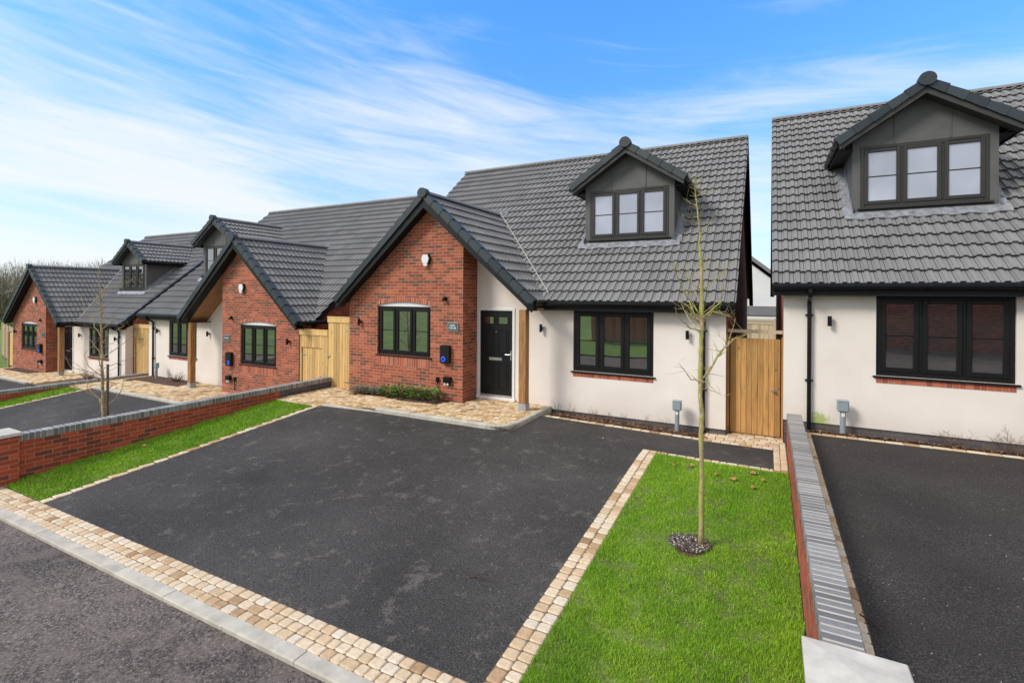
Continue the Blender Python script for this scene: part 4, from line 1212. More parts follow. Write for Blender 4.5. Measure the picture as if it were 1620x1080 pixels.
# ------------------------------------------------------------------ kerbs
def kerb_run(mb, pts, w, h, zfun=zt, seg=0.915, seed=0, bev=0.02, drop=0.06, zoff=0.0):
    """kerb stones laid along a polyline (left side = inner side)"""
    rng = random.Random(seed)
    P = [Vector((p[0], p[1], 0)) for p in pts]
    for a, b in zip(P[:-1], P[1:]):
        L = (b - a).length; n = max(1, int(round(L / seg))); d = (b - a).normalized(); nn = Vector((-d.y, d.x, 0))
        for k in range(n):
            s0, s1 = L * k / n + 0.003, L * (k + 1) / n - 0.003
            dz = rng.uniform(-0.003, 0.003); t = rng.random()
            sec = [(0, -drop), (0, h - bev * 1.2), (bev * 0.6, h - bev * 0.3), (bev * 1.5, h), (w, h), (w, -drop)]
            ra = []
            for s_ in (s0, s1):
                p = a + d * s_; z = zfun(p.x, p.y) + zoff + dz
                ra.append([(p + nn * o_).to_tuple()[:2] + (z + hh,) for o_, hh in sec])
            for i in range(5): mb.face([ra[0][i], ra[0][i + 1], ra[1][i + 1], ra[1][i]][::-1], 0, t)
            mb.face(ra[0], 0, t); mb.face(ra[1][::-1], 0, t)
mb = MB(); kerb_run(mb, [(-31, 2.66), (5, 2.66)], 0.132, 0.012, seed=1, bev=0.008, drop=0.08)
o = mb.build("road_kerb", M_CONC); o["kind"] = "structure"
mb = MB()
arc = [(-4.72 + 0.47 * math.cos(R(a)), PADF + 0.47 + 0.47 * math.sin(R(a))) for a in range(-90, 1, 11)] + [(-4.25, PADF + .47)]
kzm = lambda X, Y: -0.10
kerb_run(mb, [(-7.50, PADF), (-4.72, PADF)], 0.105, 0.085, seed=2, zfun=kzm)
kerb_run(mb, arc, 0.105, 0.085, seed=3, seg=2.0, zfun=kzm)
kerb_run(mb, [(-4.25, PADF + .47), (-4.25, 10.09)], 0.105, 0.085, seed=4, zfun=kzm)
kerb_run(mb, [(-9.03, PADF - 0.10), (-7.50, PADF)], 0.09, 0.03, seed=5, bev=0.01)
o = mb.build("entrance_kerb", M_CONC); o["kind"] = "structure"
mb = MB(); kerb_run(mb, [(-20.05, 8.15), (-11.0, 8.15)], 0.105, 0.08, seed=6); kerb_run(mb, [(-32.4, 8.62), (-26.7, 8.62), (-26.2, 9.0), (-26.1, 10.2)], 0.105, 0.08, seed=7)
o = mb.build("entrance_kerb", M_CONC); o["kind"] = "structure"

# ------------------------------------------------------------------ lawns and beds
patches("lawn", [(-1.62, 0.28, YE, 8.28, 0.008), (-10.49, X0D - .13, YE, 7.85, 0.008), (-21.2, -20.2, YE, 7.9, .008), (-12.73, -10.72, YE, 8.1, .008), (-45, -32.6, YE, 14, .0)], M_SOD)
SD = 0.065   # the bed dips towards the wall
def soil(name, x0, x1, y0f, y1, off=0.012, bumpy=0.018, seed=0, nx=60, ny=8):
    V, F = [], []
    for i in range(nx + 1):
        x = x0 + (x1 - x0) * i / nx; a = y0f(x)
        for j in range(ny + 1):
            y = a + (y1 - a) * j / ny
            e = min(i, nx - i, 2) / 2 * min(j, 2) / 2
            V.append((x, y, zt(x, y) + off - (SD if y1 > 9.95 and x > -4.5 else 0) * j / ny + e * bumpy * (0.6 + 1.2 * noise.noise(Vector((x * 9, y * 9, seed))))))
    for i in range(nx):
        for j in range(ny):
            a = i * (ny + 1) + j; F.append((a, a + ny + 1, a + ny + 2, a + 1))
    me = bpy.data.meshes.new(name); me.from_pydata(V, [], F); me.materials.append(M_SOIL)
    o = bpy.data.objects.new(name, me); COL.objects.link(o); o["kind"] = "structure"
soil("planting_soil", -9.32, -6.58, bedf, 9.50, off=0.075, bumpy=0.02)
soil("planting_soil", -4.13, -0.98, lambda x: 9.60, 10.13, off=0.012, nx=90)
soil("planting_soil", 0.66, 6.5, lambda x: 9.72, 10.02, off=0.012, nx=120, bumpy=0.03)
soil("planting_soil", -20.6, -17.5, lambda x: 9.35 + .1 * math.cos(x * 2), 10.25, off=0.095)
soil("planting_soil", -14.6, -12.2, lambda x: 9.2, 9.62, off=0.095)
soil("planting_soil", -32.2, -29.3, lambda x: 9.6, 10.1, off=0.08)
soil("planting_soil", -26.0, -23.5, lambda x: 9.6, 10.7, off=0.03)

def bark_chips(x0, x1, y0, y1, n, off, seed, cat=True):
    rng = random.Random(seed); mb = MB()
    for _ in range(n):
        x, y = rng.uniform(x0, x1), rng.uniform(y0, y1); z = zt(x, y) + off - (SD * (y - y0) / (y1 - y0) if x > -4.5 else 0) + rng.uniform(0, .03)
        a = rng.uniform(0, 6.28); l, w = rng.uniform(.012, .04), rng.uniform(.006, .015)
        d = Vector((math.cos(a), math.sin(a), rng.uniform(-.5, .5))) * l; e = Vector((-math.sin(a), math.cos(a), rng.uniform(-.4, .4))) * w
        p = Vector((x, y, z)); mb.face([p - d - e, p + d - e, p + d + e, p - d + e], 0, rng.random())
    o = mb.build("bark_mulch", M_CHIP); o["kind"] = "stuff"
    tag(o, "loose brown bark chips scattered over the planting bed", "mulch", "bark mulch on the beds")
M_CHIP = m_tint("bark chip", [(0.0, (0.03, 0.017, 0.01)), (0.6, (0.13, 0.065, 0.036)), (1.0, (0.30, 0.15, 0.075))], 0.9, 0.2, 30, 0)
bark_chips(-4.1, -1.0, 9.62, 10.09, 1500, 0.012, 1); bark_chips(0.68, 5.5, 9.74, 9.99, 2400, 0.02, 2); bark_chips(-9.2, -6.7, 9.15, 9.46, 400, 0.085, 3)

def grass(areas, seed=0):
    rs = np.random.RandomState(seed)
    Vs, ts = [], []
    for (x0, x1, y0, y1, dens, hmin, hmax, w) in areas:
        n = int((x1 - x0) * (y1 - y0) * dens)
        X = rs.uniform(x0, x1, n); Y = rs.uniform(y0, y1, n)
        rag = np.array([noise.noise(Vector((a * 6, b * 6, 9.0))) for a, b in zip(X, Y)]) * .035
        edge = np.minimum(np.minimum(X - x0, x1 - X), np.minimum(Y - y0, y1 - Y))
        ok = edge > rag - .004
        X, Y = X[ok], Y[ok]; n = len(X)
        # thin worn patches
        Z = np.array([zt(a, b) for a, b in zip(X, Y)]) + 0.006
        low = np.array([noise.noise(Vector((a * 1.7, b * 1.7, 3.1))) for a, b in zip(X, Y)])
        # mulch ring at the tree
        keep = (np.hypot((X + 0.76) / 1.15, (Y - 5.70) / 1.0) > 0.185 + 0.035 * np.sin(6 * np.arctan2(Y - 5.7, X + .76)))
        worn = np.array([noise.noise(Vector((a * 4.3 + 7, b * 4.3, 1.1))) + .6 * noise.noise(Vector((a * 11, b * 11, 5.1))) for a, b in zip(X, Y)])
        worn += .35 * np.exp(-(((X + .5) / .55) ** 2 + ((Y - 5.6) / .9) ** 2))
        keep &= rs.rand(n) < np.clip(1.25 - 1.9 * np.clip(worn - .18, 0, 1), .22, 1)
        X, Y, Z, low, worn = X[keep], Y[keep], Z[keep], low[keep], worn[keep]; n = len(X)
        h = rs.uniform(hmin, hmax, n) * (1 + 0.35 * low) * np.clip(1.1 - .9 * np.clip(worn, -.2, .7), .45, 1.3); a = rs.uniform(0, 2 * np.pi, n); lean = rs.uniform(.1, .9, n); la = rs.uniform(0, 2 * np.pi, n)
        ww = w * rs.uniform(.7, 1.3, n)
        c, s_ = np.cos(a) * ww / 2, np.sin(a) * ww / 2
        A = np.stack([X - c, Y - s_, Z], 1); B = np.stack([X + c, Y + s_, Z], 1)
        T = np.stack([X + np.cos(la) * lean * h, Y + np.sin(la) * lean * h, Z + h * np.sqrt(np.clip(1.15 - lean ** 2, .1, 1))], 1)
        Vs.append(np.stack([A, B, T], 1).reshape(-1, 3)); ts.append(np.clip(rs.normal(.42, .2, n) + .15 * low + .75 * np.clip(worn - .1, 0, .8) * (rs.rand(n) < .75), 0, 1))
    V = np.concatenate(Vs); t = np.concatenate(ts); n = len(t)
    me = bpy.data.meshes.new("grass")
    me.vertices.add(n * 3); me.vertices.foreach_set('co', V.astype(np.float32).ravel())
    me.loops.add(n * 3); me.loops.foreach_set('vertex_index', np.arange(n * 3, dtype=np.int32))
    me.polygons.add(n); me.polygons.foreach_set('loop_start', np.arange(0, n * 3, 3, dtype=np.int32)); me.polygons.foreach_set('loop_total', np.full(n, 3, dtype=np.int32))
    at = me.attributes.new('tint', 'FLOAT', 'FACE'); at.data.foreach_set('value', t.astype(np.float32))
    me.materials.append(M_BLADE); me.update(calc_edges=True)
    o = bpy.data.objects.new("grass", me); COL.objects.link(o)
    tag(o, "bright green mown grass of the front lawns", "grass", kind="stuff")
grass([(-1.622, 0.275, YE, 4.8, 19000, .016, .042, .0040), (-1.622, 0.275, 4.8, 8.285, 13000, .016, .040, .0050),
       (-10.48, X0D - .135, YE, 7.85, 6500, .022, .05, .008), (-21.17, -20.2, 3.3, 7.9, 2500, .03, .05, .016)], 5)

# ------------------------------------------------------------------ boundary walls
def garden_wall(name, label, x0, x1, y0, y1, ztop, zbase, seed=0, grey_from=None, pillar=None, group=None):
    base = empty(name, ((x0 + x1) / 2, y0, zbase), label, "wall", group)
    T_ = Matrix.Translation((-(x0 + x1) / 2, -y0, -zbase))
    mb = MB(); mb.M = T_
    zb = ztop - 0.107
    if grey_from is None: grey_from = y1
    mb.box(x0 + .004, x1 - .004, y0, grey_from, zbase, zb)
    w = mb.build("brickwork", M_BRICKW, base)
    if grey_from < y1:
        mb = MB(); mb.M = T_; mb.box(x0 + .004, x1 - .004, grey_from, y1, zbase, zb); mb.build("grey_brickwork", M_PLINTH, base)
    mb = MB(); mb.M = T_; rng = random.Random(seed)
    n = int((y1 - y0) / 0.075); p = (y1 - y0) / n
    mb.box(x0 + .008, x1 - .008, y0, y1, zb, ztop - 0.0015, 1)
    for k in range(n):
        a = y0 + k * p; j = rng.uniform(-.002, .002)
        mb.box(x0 + j, x1 + j, a + 0.0068, a + p - 0.0068, zb + 0.0, ztop + rng.uniform(-.001, .002), 0, rng.random(), b=0.004)
    mb.build("coping", [M_BLUEB, M_MORTARC], base)
    if pillar:
        px0, px1, py0, py1, pz = pillar
        mb = MB(); mb.M = T_; mb.box(px0, px1, py0, py1, zbase, pz); pl = mb.build("pillar", M_BRICKW, base)
        mb = MB(); mb.M = T_; e = 0.032
        c0 = [(px0 - e, py0 - e), (px1 + e, py0 - e), (px1 + e, py1 + e), (px0 - e, py1 + e)]
        r0 = [(x, y, pz) for x, y in c0]; r1 = [(x, y, pz + .042) for x, y in c0]
        cx, cy = (px0 + px1) / 2, (py0 + py1) / 2
        r2 = [(cx + (x - cx) * .965, cy + (y - cy) * .965, pz + .050) for x, y in c0]
        mb.face(r0[::-1])
        for a, b in ((r0, r1), (r1, r2)):
            for i in range(4): mb.face([a[i], a[(i + 1) % 4], b[(i + 1) % 4], b[i]])
        for i in range(4): mb.face([r2[i], r2[(i + 1) % 4], (cx, cy, pz + .072)])
        mb.build("pillar_cap", M_CAP, pl)
    return base
M_MORTARC = m_plain("pale coping mortar", (0.50, 0.43, 0.35), 0.95, bmp=0.3, var=.2)
garden_wall("garden_wall", "red brick wall with blue coping crossing the left of the photo to the tall gate", -10.715, -10.50, 3.29, 9.60, 0.18, -1.5, 1, grey_from=8.0, pillar=(-10.83, -10.385, 2.86, 3.29, 0.20), group="front garden walls")
garden_wall("garden_wall", "low wall seen end-on beside the tree lawn, big pale stone cap in the foreground", 0.282, 0.497, 3.17, 9.62, 0.45, -0.9, 2, pillar=(0.205, 0.615, 2.74, 3.17, 0.50), group="front garden walls")
garden_wall("garden_wall", "farthest low garden wall, at the left edge between the two leftmost driveways", -21.415, -21.2, 3.0, 10.5, -0.66, -2.2, 3, group="front garden walls")

# ------------------------------------------------------------------ gates
def gate(label, x0, x1, y, z0, z1, nb, mat, seed=0, hinges=None, latch=None, knob=None, cap=False, posts=True, door=None, overbeam=None):
    base = empty("side_gate", ((x0 + x1) / 2, y, z0), label, "gate", "timber side gates")
    T_ = Matrix.Translation((-(x0 + x1) / 2, -y, -z0)); rng = random.Random(seed)
    def mk():
        m = MB(); m.M = T_; return m
    def boards(mb, a, b, za, zb, yy, n):
        w = (b - a) / n
        for k in range(n):
            p0, p1 = a + k * w, a + (k + 1) * w; t = rng.random(); g_ = 0.006
            # v-jointed board: chamfered long edges
            sec = [(p0 + .0008, yy + 0.010), (p0 + g_, yy), (p1 - g_, yy), (p1 - .0008, yy + 0.010), (p1 - .0008, yy + 0.02), (p0 + .0008, yy + 0.02)]
            mb.prism(sec, za, zb, 0, t, axis='z')
    mb = mk()
    pw = 0.075 if posts else 0.0
    if door is None:
        boards(mb, x0 + 0.012, x1 - 0.012, z0, z1, y, nb)
        mb.build("boards", mat, base)
    else:
        da, db, dzt = door
        boards(mb, x0, da, z0, z1, y, max(1, int(round((da - x0) / .1)))) if da - x0 > .03 else None
        boards(mb, db, x1, z0, z1, y, max(1, int(round((x1 - db) / .1)))) if x1 - db > .03 else None
        boards(mb, da, db, dzt, z1, y, max(2, int(round((db - da) / .1))))
        mb.build("boards", mat, base)
        mb = mk(); boards(mb, da + .008, db - .008, z0, dzt - .012, y + 0.025, max(2, int(round((db - da) / .1))))
        mb.build("door", mat, base)
    if posts:
        for xx in (x0 - .075, x1 + .002):
            mb = mk(); mb.box(xx, xx + .073, y - .005, y + .07, z0 - .1, z1 + .03, 0, .2); mb.build("post", mat, base)
    if cap:
        mb = mk()
        mb.box(x0 - .0, x1 + .0, y - .022, y - .001, z1 - .13, z1 + .0, 0, .9); mb.box(x0 - .005, x1 + .005, y - .028, y + .05, z1, z1 + .03, 0, .8)
        mb.build("top_rail", mat, base)
    if overbeam:
        mb = mk(); mb.box(*overbeam[0], 0, .5); mb.build("header_rail", M_FENCEP, base)
    if hinges:
        side, zs, ya = hinges
        for zz in zs:
            mb = mk(); xx = x1 if side > 0 else x0
            mb.prism([(xx, zz - .02), (xx, zz + .02), (xx - side * .24, zz + .008), (xx - side * .24, zz - .008)][::1 if side < 0 else -1], y + ya - .006, y + ya, 0)
            mb.tube([(xx, y + ya - .006, zz - .05), (xx, y + ya - .006, zz + .05)], .01, 8); mb.build("hinge", M_STEEL, base)
    if latch:
        mb = mk(); xx, zz, ya = latch
        mb.box(xx - .06, xx + .07, y + ya - .01, y + ya, zz - .018, zz + .018, b=.003); mb.box(xx - .02, xx + .015, y + ya - .03, y + ya, zz - .04, zz + .04, b=.005)
        mb.tube([(xx - .04, y + ya - .02, zz + .005), (xx + .05, y + ya - .02, zz + .005)], .008, 8); mb.build("latch", M_STEEL, base)
    if knob:
        mb = mk(); xx, zz = knob
        mb.tube([(xx, y, zz), (xx, y - .008, zz)], .042, 18); mb.tube([(xx, y - .008, zz), (xx, y - .03, zz), (xx, y - .05, zz), (xx, y - .062, zz)], [.015, .014, .028, .02], 16); mb.build("knob", M_STEEL, base)
    return base
gate("golden brown close-boarded gate with a round steel knob, right of the young tree", -0.66, 0.21, 10.32, -0.15, 1.645, 9, M_GATE, 1, knob=(0.09, 0.70), overbeam=[(-0.70, 0.235, 10.34, 10.40, 1.745, 1.805)])
gate("tall pale boarded gate with two steel strap hinges beside the middle house's brick gable", -10.66, -9.80, 9.62, -0.22, 1.79, 8, M_GATEY, 2, hinges=(1, (0.08, 1.46), 0), latch=(-10.64, .74, 0), cap=True, posts=False)
gate("lower pale gate with a small inset door, left of the tall hinged gate", -11.80, -10.68, 9.64, -0.70, 1.41, 10, M_GATEY, 3, cap=True, posts=False, door=(-11.72, -10.92, 0.93), latch=(-10.99, 0.12, .02), hinges=(-1, (.72,), .02))
gate("farthest side gate, yellow boards with an inset door, between the two leftmost houses", -23.50, -20.95, 10.98, -1.15, 1.10, 22, M_GATEY, 4, cap=True, posts=False, door=(-23.42, -22.72, 0.55))

def fence(label, pts, z0, z1, mat, seed=0, trellis=None, boardw=0.10, railside=-1, name="fence", group=None, zf_=None):
    a, b = Vector(pts[0] + (0,)), Vector(pts[1] + (0,)); L = (b - a).length
    base = empty(name, (a.x, a.y, z0), label, "fence", group, rz=math.atan2(b.y - a.y, b.x - a.x)); rng = random.Random(seed)
    zz = (lambda s_: 0.0) if zf_ is None else (lambda s_: zf_((a + (b - a) * (s_ / L)).x) - z0)
    H = z1 - z0; n = int(L / boardw); w = L / n
    mb = MB()
    ht = H - (trellis or 0)
    for k in range(n):
        q = k * w; dz = zz(q)
        mb.box(q + .002, q + w + .006, 0.0 + .006 * (k % 2), 0.014 + .006 * (k % 2), dz + .08, dz + ht + rng.uniform(-.006, .006), 0, rng.random())
    mb.build("boards", mat, base)
    mb = MB()
    k = 0.0
    while k <= L + .01:
        dz = zz(min(k, L)); mb.box(k - .05, k + .05, -.04, .06, dz - .2, dz + H + .04, 0, rng.random()); k += 1.83
    mb.build("posts", mat, base)
    mb = MB()
    for hz in (.3, ht / 2, ht - .25):
        for k_ in range(int(L / 1.83) + 1):
            q0, q1 = k_ * 1.83, min(L, (k_ + 1) * 1.83)
            if q1 - q0 < .1: continue
            m_ = zz((q0 + q1) / 2)
            mb.box(q0, q1, railside * .05 if railside < 0 else .02, 0.0 if railside < 0 else .06, m_ + hz, m_ + hz + .07, 0, .6)
    mb.build("rails", mat, base)
    if trellis:
        mb = MB(); q = -trellis; z_a, z_b = ht + .01, H
        while q < L:
            for sgn in (1, -1):
                p0, p1 = (q, q + trellis) if sgn == 1 else (q + trellis, q)
                mb.tube([(p0, 0.01 * sgn, z_a), (p1, 0.01 * sgn, z_b)], .011, 4, 0, .8)
            q += .085
        mb.box(0, L, -.02, .02, z_b - .02, z_b + .015, 0, .9); mb.box(0, L, -.02, .02, z_a - .03, z_a + .01, 0, .9)
        mb.build("trellis", mat, base)
    return base
fence("pale timber fence topped with diamond trellis, glimpsed between the two right-hand houses", [(-3.4, 25.0), (2.6, 25.0)], -0.1, 1.40, M_FENCEP, 5, trellis=0.2, boardw=.09, railside=1)
fence("tall close-boarded timber fence at the left edge beyond the leftmost house", [(-39.0, 11.6), (-33.7, 10.4)], -1.25, 0.62, M_FENCEP, 6, railside=1)
def garden_gate_posts():
    base = empty("gate_post", (-33.45, 10.2, -1.25), "dark timber gate post between the end fence and the leftmost brick gable", "post")
    mb = MB(); mb.box(-.10, .06, -.05, .05, -.1, 1.72, 0, .1, b=.01); mb.build("post", M_FENCE, base)
    mb = MB(); mb.box(.06, .42, 0, .03, .05, 1.66, 0, .9); mb.build("side_board", M_GATEY, base)
garden_gate_posts()
fence("red-brown close-boarded fence across the road, mirrored in the middle house's window", [(2.3, -9.7), (-10.0, -9.9)], -0.40, 1.55, M_FENCER, 7, zf_=lambda x: zf(x), railside=1)
def far_wall():
    base = empty("retaining_wall", (3.0, -13.2, -0.35), "tall red brick wall across the road, mirrored in the rightmost house's window", "wall")
    mb = MB(); mb.box(0, 9.5, -.33, 0, -.2, 4.2); mb.build("brickwork", M_BRICK, base)
    mb = MB(); mb.box(-.02, 9.52, -.36, .03, 4.2, 4.3); mb.build("coping", M_BLUEB, base)
    base.rotation_euler = (0, 0, R(6))
far_wall()

# white gabled house behind
def white_house():
    base = empty("white_house", (-3.3, 30, 0), "white rendered house seen in the gap between the two right-hand houses", "house")
    mb = MB(); k = 0.83
    zr = 6.42; ze_ = zr - k * 4.6
    mb.face([(-4.6, 0, -.5), (4.6, 0, -.5), (4.6, 0, ze_), (0, 0, zr), (-4.6, 0, ze_)]); mb.face([(4.6, 0, -.5), (4.6, 9, -.5), (4.6, 9, ze_), (4.6, 0, ze_)])
    mb.build("wall", M_WREND, base)
    mb = MB()
    for sx in (1, -1):
        p = [(0, zr + .02), (0, zr + .26), (sx * 4.9, zr + .26 - k * 4.9), (sx * 4.9, zr + .02 - k * 4.9)]
        if sx == 1: p = p[::-1]
        mb.prism(p, -.12, 9.1, 0)
    mb.build("roof", M_TILE, base)
    mb = MB()
    for sx in (1, -1):
        p = [(0, zr - .18), (0, zr + .0), (sx * 4.9, zr - .0 - k * 4.9), (sx * 4.9, zr - .18 - k * 4.9)]
        if sx == 1: p = p[::-1]
        mb.prism(p, -.10, -.01, 0)
    mb.build("barge_board", M_WREND, base)
    mb.hexa([(-1.5, -2.4, 1.42), (5.0, -2.4, 1.42), (5.0, -0.01, 1.80), (-1.5, -0.01, 1.80), (-1.5, -2.4, 1.50), (5.0, -2.4, 1.50), (5.0, -.01, 1.90), (-1.5, -.01, 1.90)], 0, .5)
    mb.build("lean_to_roof", M_GRP, base)
    mb = MB(); mb.box(-1.5, 5.0, -2.4, -2.35, 1.22, 1.42); mb.box(-1.4, 4.9, -2.3, -.02, -.5, 1.40); mb.build("lean_to_wall", M_WREND, base)
M_WREND = m_plain("white render", (0.70, 0.70, 0.69), 0.9, var=.06, scale=1)
white_house()

# ------------------------------------------------------------------ utility pillars
def utility_pillar(x, y, z, label):
    base = empty("utility_pillar", (x, y, z), label, "utility pillar", "grey utility pillars in the beds")
    mb = MB(); mb.tube([(0, 0, -.1), (0, 0, .40)], .042, 16); mb.build("post", M_KIOSK, base, smooth=False)
    mb = MB(); mb.box(-.082, .082, -.06, .06, .385, .555, b=.018); mb.box(-.088, .088, -.066, .066, .545, .575, b=.014); mb.build("housing", M_KIOSK, base)
    mb = MB(); mb.box(-.022, .022, -.045, -.0405, .31, .36); mb.build("sticker", M_WHITE, base)
utility_pillar(-1.55, 9.88, -0.145, "grey utility pillar in the bark bed, left of the young tree")
utility_pillar(1.105, 9.83, 0.145, "grey utility pillar under the rightmost house's wall light")
utility_pillar(-19.75, 9.95, -0.69, "grey utility pillar by the downpipe of the second house from the left")

# ------------------------------------------------------------------ trees
def grow(mb, p, d, L, r, depth, rng, t, twist=.35, minr=.0012):
    n = max(3, int(L / .06)); pts = [p.copy()]; rads = [r]
    dd = d.normalized()
    for i in range(n):
        dd = (dd + Vector((rng.gauss(0, .10), rng.gauss(0, .10), rng.gauss(.02, .07)))).normalized()
        p = p + dd * (L / n); pts.append(p.copy()); rads.append(max(minr, r * (1 - .75 * (i + 1) / n)))
    mb.tube(pts, rads, 5 if r > .004 else 4, 0, t, cap=False)
    if depth > 0:
        for _ in range(rng.randint(2, 4)):
            i = rng.randint(1, n - 1)
            ax = Vector((rng.gauss(0, 1), rng.gauss(0, 1), rng.gauss(.25, .6))).normalized()
            grow(mb, pts[i], (dd + ax * 1.1), L * rng.uniform(.25, .5), rads[i] * .6, depth - 1, rng, t)
def young_tree(label, x, y, z, trunk, branches, seed, bark, twigs=60, group="young bare trees", scale=1.0, stake=False):
    """trunk: list of (dx, height, radius); branches: polylines of (dx, height, dy) with a start radius"""
    base = empty("young_tree", (x, y, z), label, "tree", group); rng = random.Random(seed)
    mb = MB(); pts, rads = [], []
    tr = [Vector((a, 0.0, h)) for a, h, r in trunk]
    for i in range(len(trunk) - 1):
        for k in range(5):
            f = k / 5; p = tr[i].lerp(tr[i + 1], f); q = trunk[i][2] * (1 - f) + trunk[i + 1][2] * f
            pts.append(p + Vector((rng.gauss(0, .0025), rng.gauss(0, .005), 0))); rads.append(q * (1 + rng.gauss(0, .07)))
    pts.append(tr[-1]); rads.append(trunk[-1][2])
    rads[0] *= 1.35
    mb.tube(pts, rads, 10); mb.build("trunk", bark, base, smooth=True)
    mb = MB()
    for r0, pl in branches:
        P = [Vector((a, dy, h)) for a, h, dy in pl]
        out = []
        for i in range(len(P) - 1):
            for k in range(4): out.append(P[i].lerp(P[i + 1], k / 4) + Vector((rng.gauss(0, .003), rng.gauss(0, .006), rng.gauss(0, .003))))
        out.append(P[-1]); n = len(out)
        rr_ = [max(.0016, r0 * (1 - .8 * i / n)) for i in range(n)]
        mb.tube(out, rr_, 6, cap=False)
        for i in range(2, n, 2):
            if rng.random() < .8:
                grow(mb, out[i], Vector((rng.gauss(0, .7), rng.gauss(0, .7), rng.gauss(.6, .4))), rng.uniform(.06, .26), rr_[i] * .5, 1 if rng.random() < .25 else 0, rng, .5)
    for _ in range(twigs):
        i = rng.randint(int(len(pts) * .42), len(pts) - 1)
        grow(mb, pts[i], Vector((rng.gauss(0, 1), rng.gauss(0, 1), rng.gauss(.5, .4))), rng.uniform(.03, .18) * (1.2 - .7 * i / len(pts)), max(.0015, rads[i] * .12), 0, rng, .5)
    mb.build("branches", bark, base, smooth=False)
    if stake:
        mb = MB(); mb.tube([(.085, .04, -.1), (.085, .04, 1.75)], .022, 10); mb.build("stake", M_STAKE, base)
    return base
# foreground tree: pixels of the trunk line converted to metres at its own distance (142 px per metre)
TX, TY = -0.64, 5.72
TZ = zt(TX, TY)
def cv(u, v, dy=0.0):
    d = (-TX * math.sin(TH) + (TY + dy) * math.cos(TH))
    return ((u - 1109.6) / FPX * d / math.cos(TH) * 0.98 , (862 - v) / FPX * d, dy)
tr = [(1109.8, 862, .034), (1109.8, 749, .029), (1109.2, 686, .028), (1109.8, 654, .028), (1107.3, 623, .027), (1107.6, 560, .027), (1109.4, 520, .025), (1108.6, 496, .026), (1108.6, 454, .020), (1107.8, 415, .017), (1105, 385, .013), (1105.8, 365, .011), (1101.7, 324, .008), (1098.9, 296, .005), (1097.5, 277, .003)]
trunk = [(cv(u, v)[0], cv(u, v)[1], r * .88) for u, v, r in tr]
brs = [
 (.010, [(1108, 604), (1104, 598), (1096, 596), (1088, 583), (1080, 571)], -.12),
 (.014, [(1110, 594), (1120, 581), (1128, 562), (1138, 546), (1143, 540), (1151, 532), (1165, 525), (1180, 515)], .25),
 (.010, [(1120, 581), (1125, 570), (1134, 550), (1143, 541), (1146, 528), (1150, 512), (1152, 499)], .1),
 (.009, [(1108, 520), (1095, 515), (1085, 502), (1080, 492)], -.3),
 (.010, [(1108, 508), (1095, 489), (1088, 471), (1082, 450)], .25),
 (.008, [(1111, 500), (1116, 497), (1124, 489), (1134, 490), (1149, 496)], -.1),
 (.008, [(1110, 492), (1122, 479), (1134, 463), (1141, 445)], .3),
 (.006, [(1108, 432), (1111, 429), (1118, 421), (1125, 403)], -.15),
 (.008, [(1109, 456), (1124, 440), (1140, 421), (1152, 407)], .2),
 (.008, [(1108, 456), (1089, 438), (1074, 415), (1070, 398)], -.2),
 (.007, [(1107, 473), (1093, 449), (1089, 430)], .3),
 (.009, [(1108, 494), (1090, 465), (1081, 438), (1075, 416)], -.35),
 (.009, [(1108, 512), (1096, 488), (1079, 474)], .1),
 (.009, [(1107, 506), (1085, 485), (1074, 474)], -.25),
 (.009, [(1107, 524), (1088, 502), (1074, 479)], .35),
 (.009, [(1110, 506), (1121, 490), (1138, 490), (1149, 502)], .3),
 (.009, [(1109, 500), (1135, 474), (1139, 454), (1142, 427)], -.3),
 (.007, [(1108, 600), (1117, 597), (1126, 607), (1139, 614)], -.2),
 (.006, [(1108, 612), (1118, 612), (1132, 620)], .1),
 (.005, [(1106, 365), (1115, 352), (1120, 345)], .1), (.004, [(1104, 350), (1090, 345), (1078, 340)], -.1),
 (.004, [(1101, 322), (1092, 316), (1085, 306)], .1), (.004, [(1099, 300), (1104, 290), (1106, 281)], -.05), (.004, [(1100, 305), (1112, 300), (1118, 303)], .05),
 (.006, [(1108, 440), (1098, 428), (1094, 412)], .2),
]
branches = [(r * .95, [cv(u, v)[:2] + (dy * i / (len(pl) - 1),) for i, (u, v) in enumerate(pl)]) for r, pl, dy in brs]
young_tree("slender bare young tree with a mossy trunk standing in the right-hand lawn", TX, TY, TZ, trunk, branches, 4, M_BARK, twigs=150)
rng = random.Random(12)
tr2 = [(0, 0, .032), (.01, .8, .028), (-.02, 1.4, .025), (-.05, 1.9, .021), (-.09, 2.5, .016), (-.14, 3.0, .011), (-.17, 3.35, .007), (-.20, 3.75, .003)]
br2 = []
for k in range(20):
    h = .75 + 2.6 * k / 20 + rng.uniform(-.05, .05); sx = 1 if k % 2 else -1; l = (1.05 - .22 * (h - .8) / 1.0) * rng.uniform(.6, 1)
    x0_ = -.0 - .05 * max(0, h - 1.2)
    br2.append((.011 - .002 * h / 2, [(x0_, h, 0), (x0_ + sx * l * .35, h + l * .32, rng.uniform(-.2, .2)), (x0_ + sx * l * .62, h + l * .62, rng.uniform(-.35, .35)), (x0_ + sx * l * .75, h + l * 1.0, rng.uniform(-.5, .5))]))
young_tree("bare young tree with brown bark and a short stake, behind the red garden wall", -11.62, 4.90, zt(-11.6, 4.90), tr2, br2, 8, M_BARK2, twigs=60, stake=True)

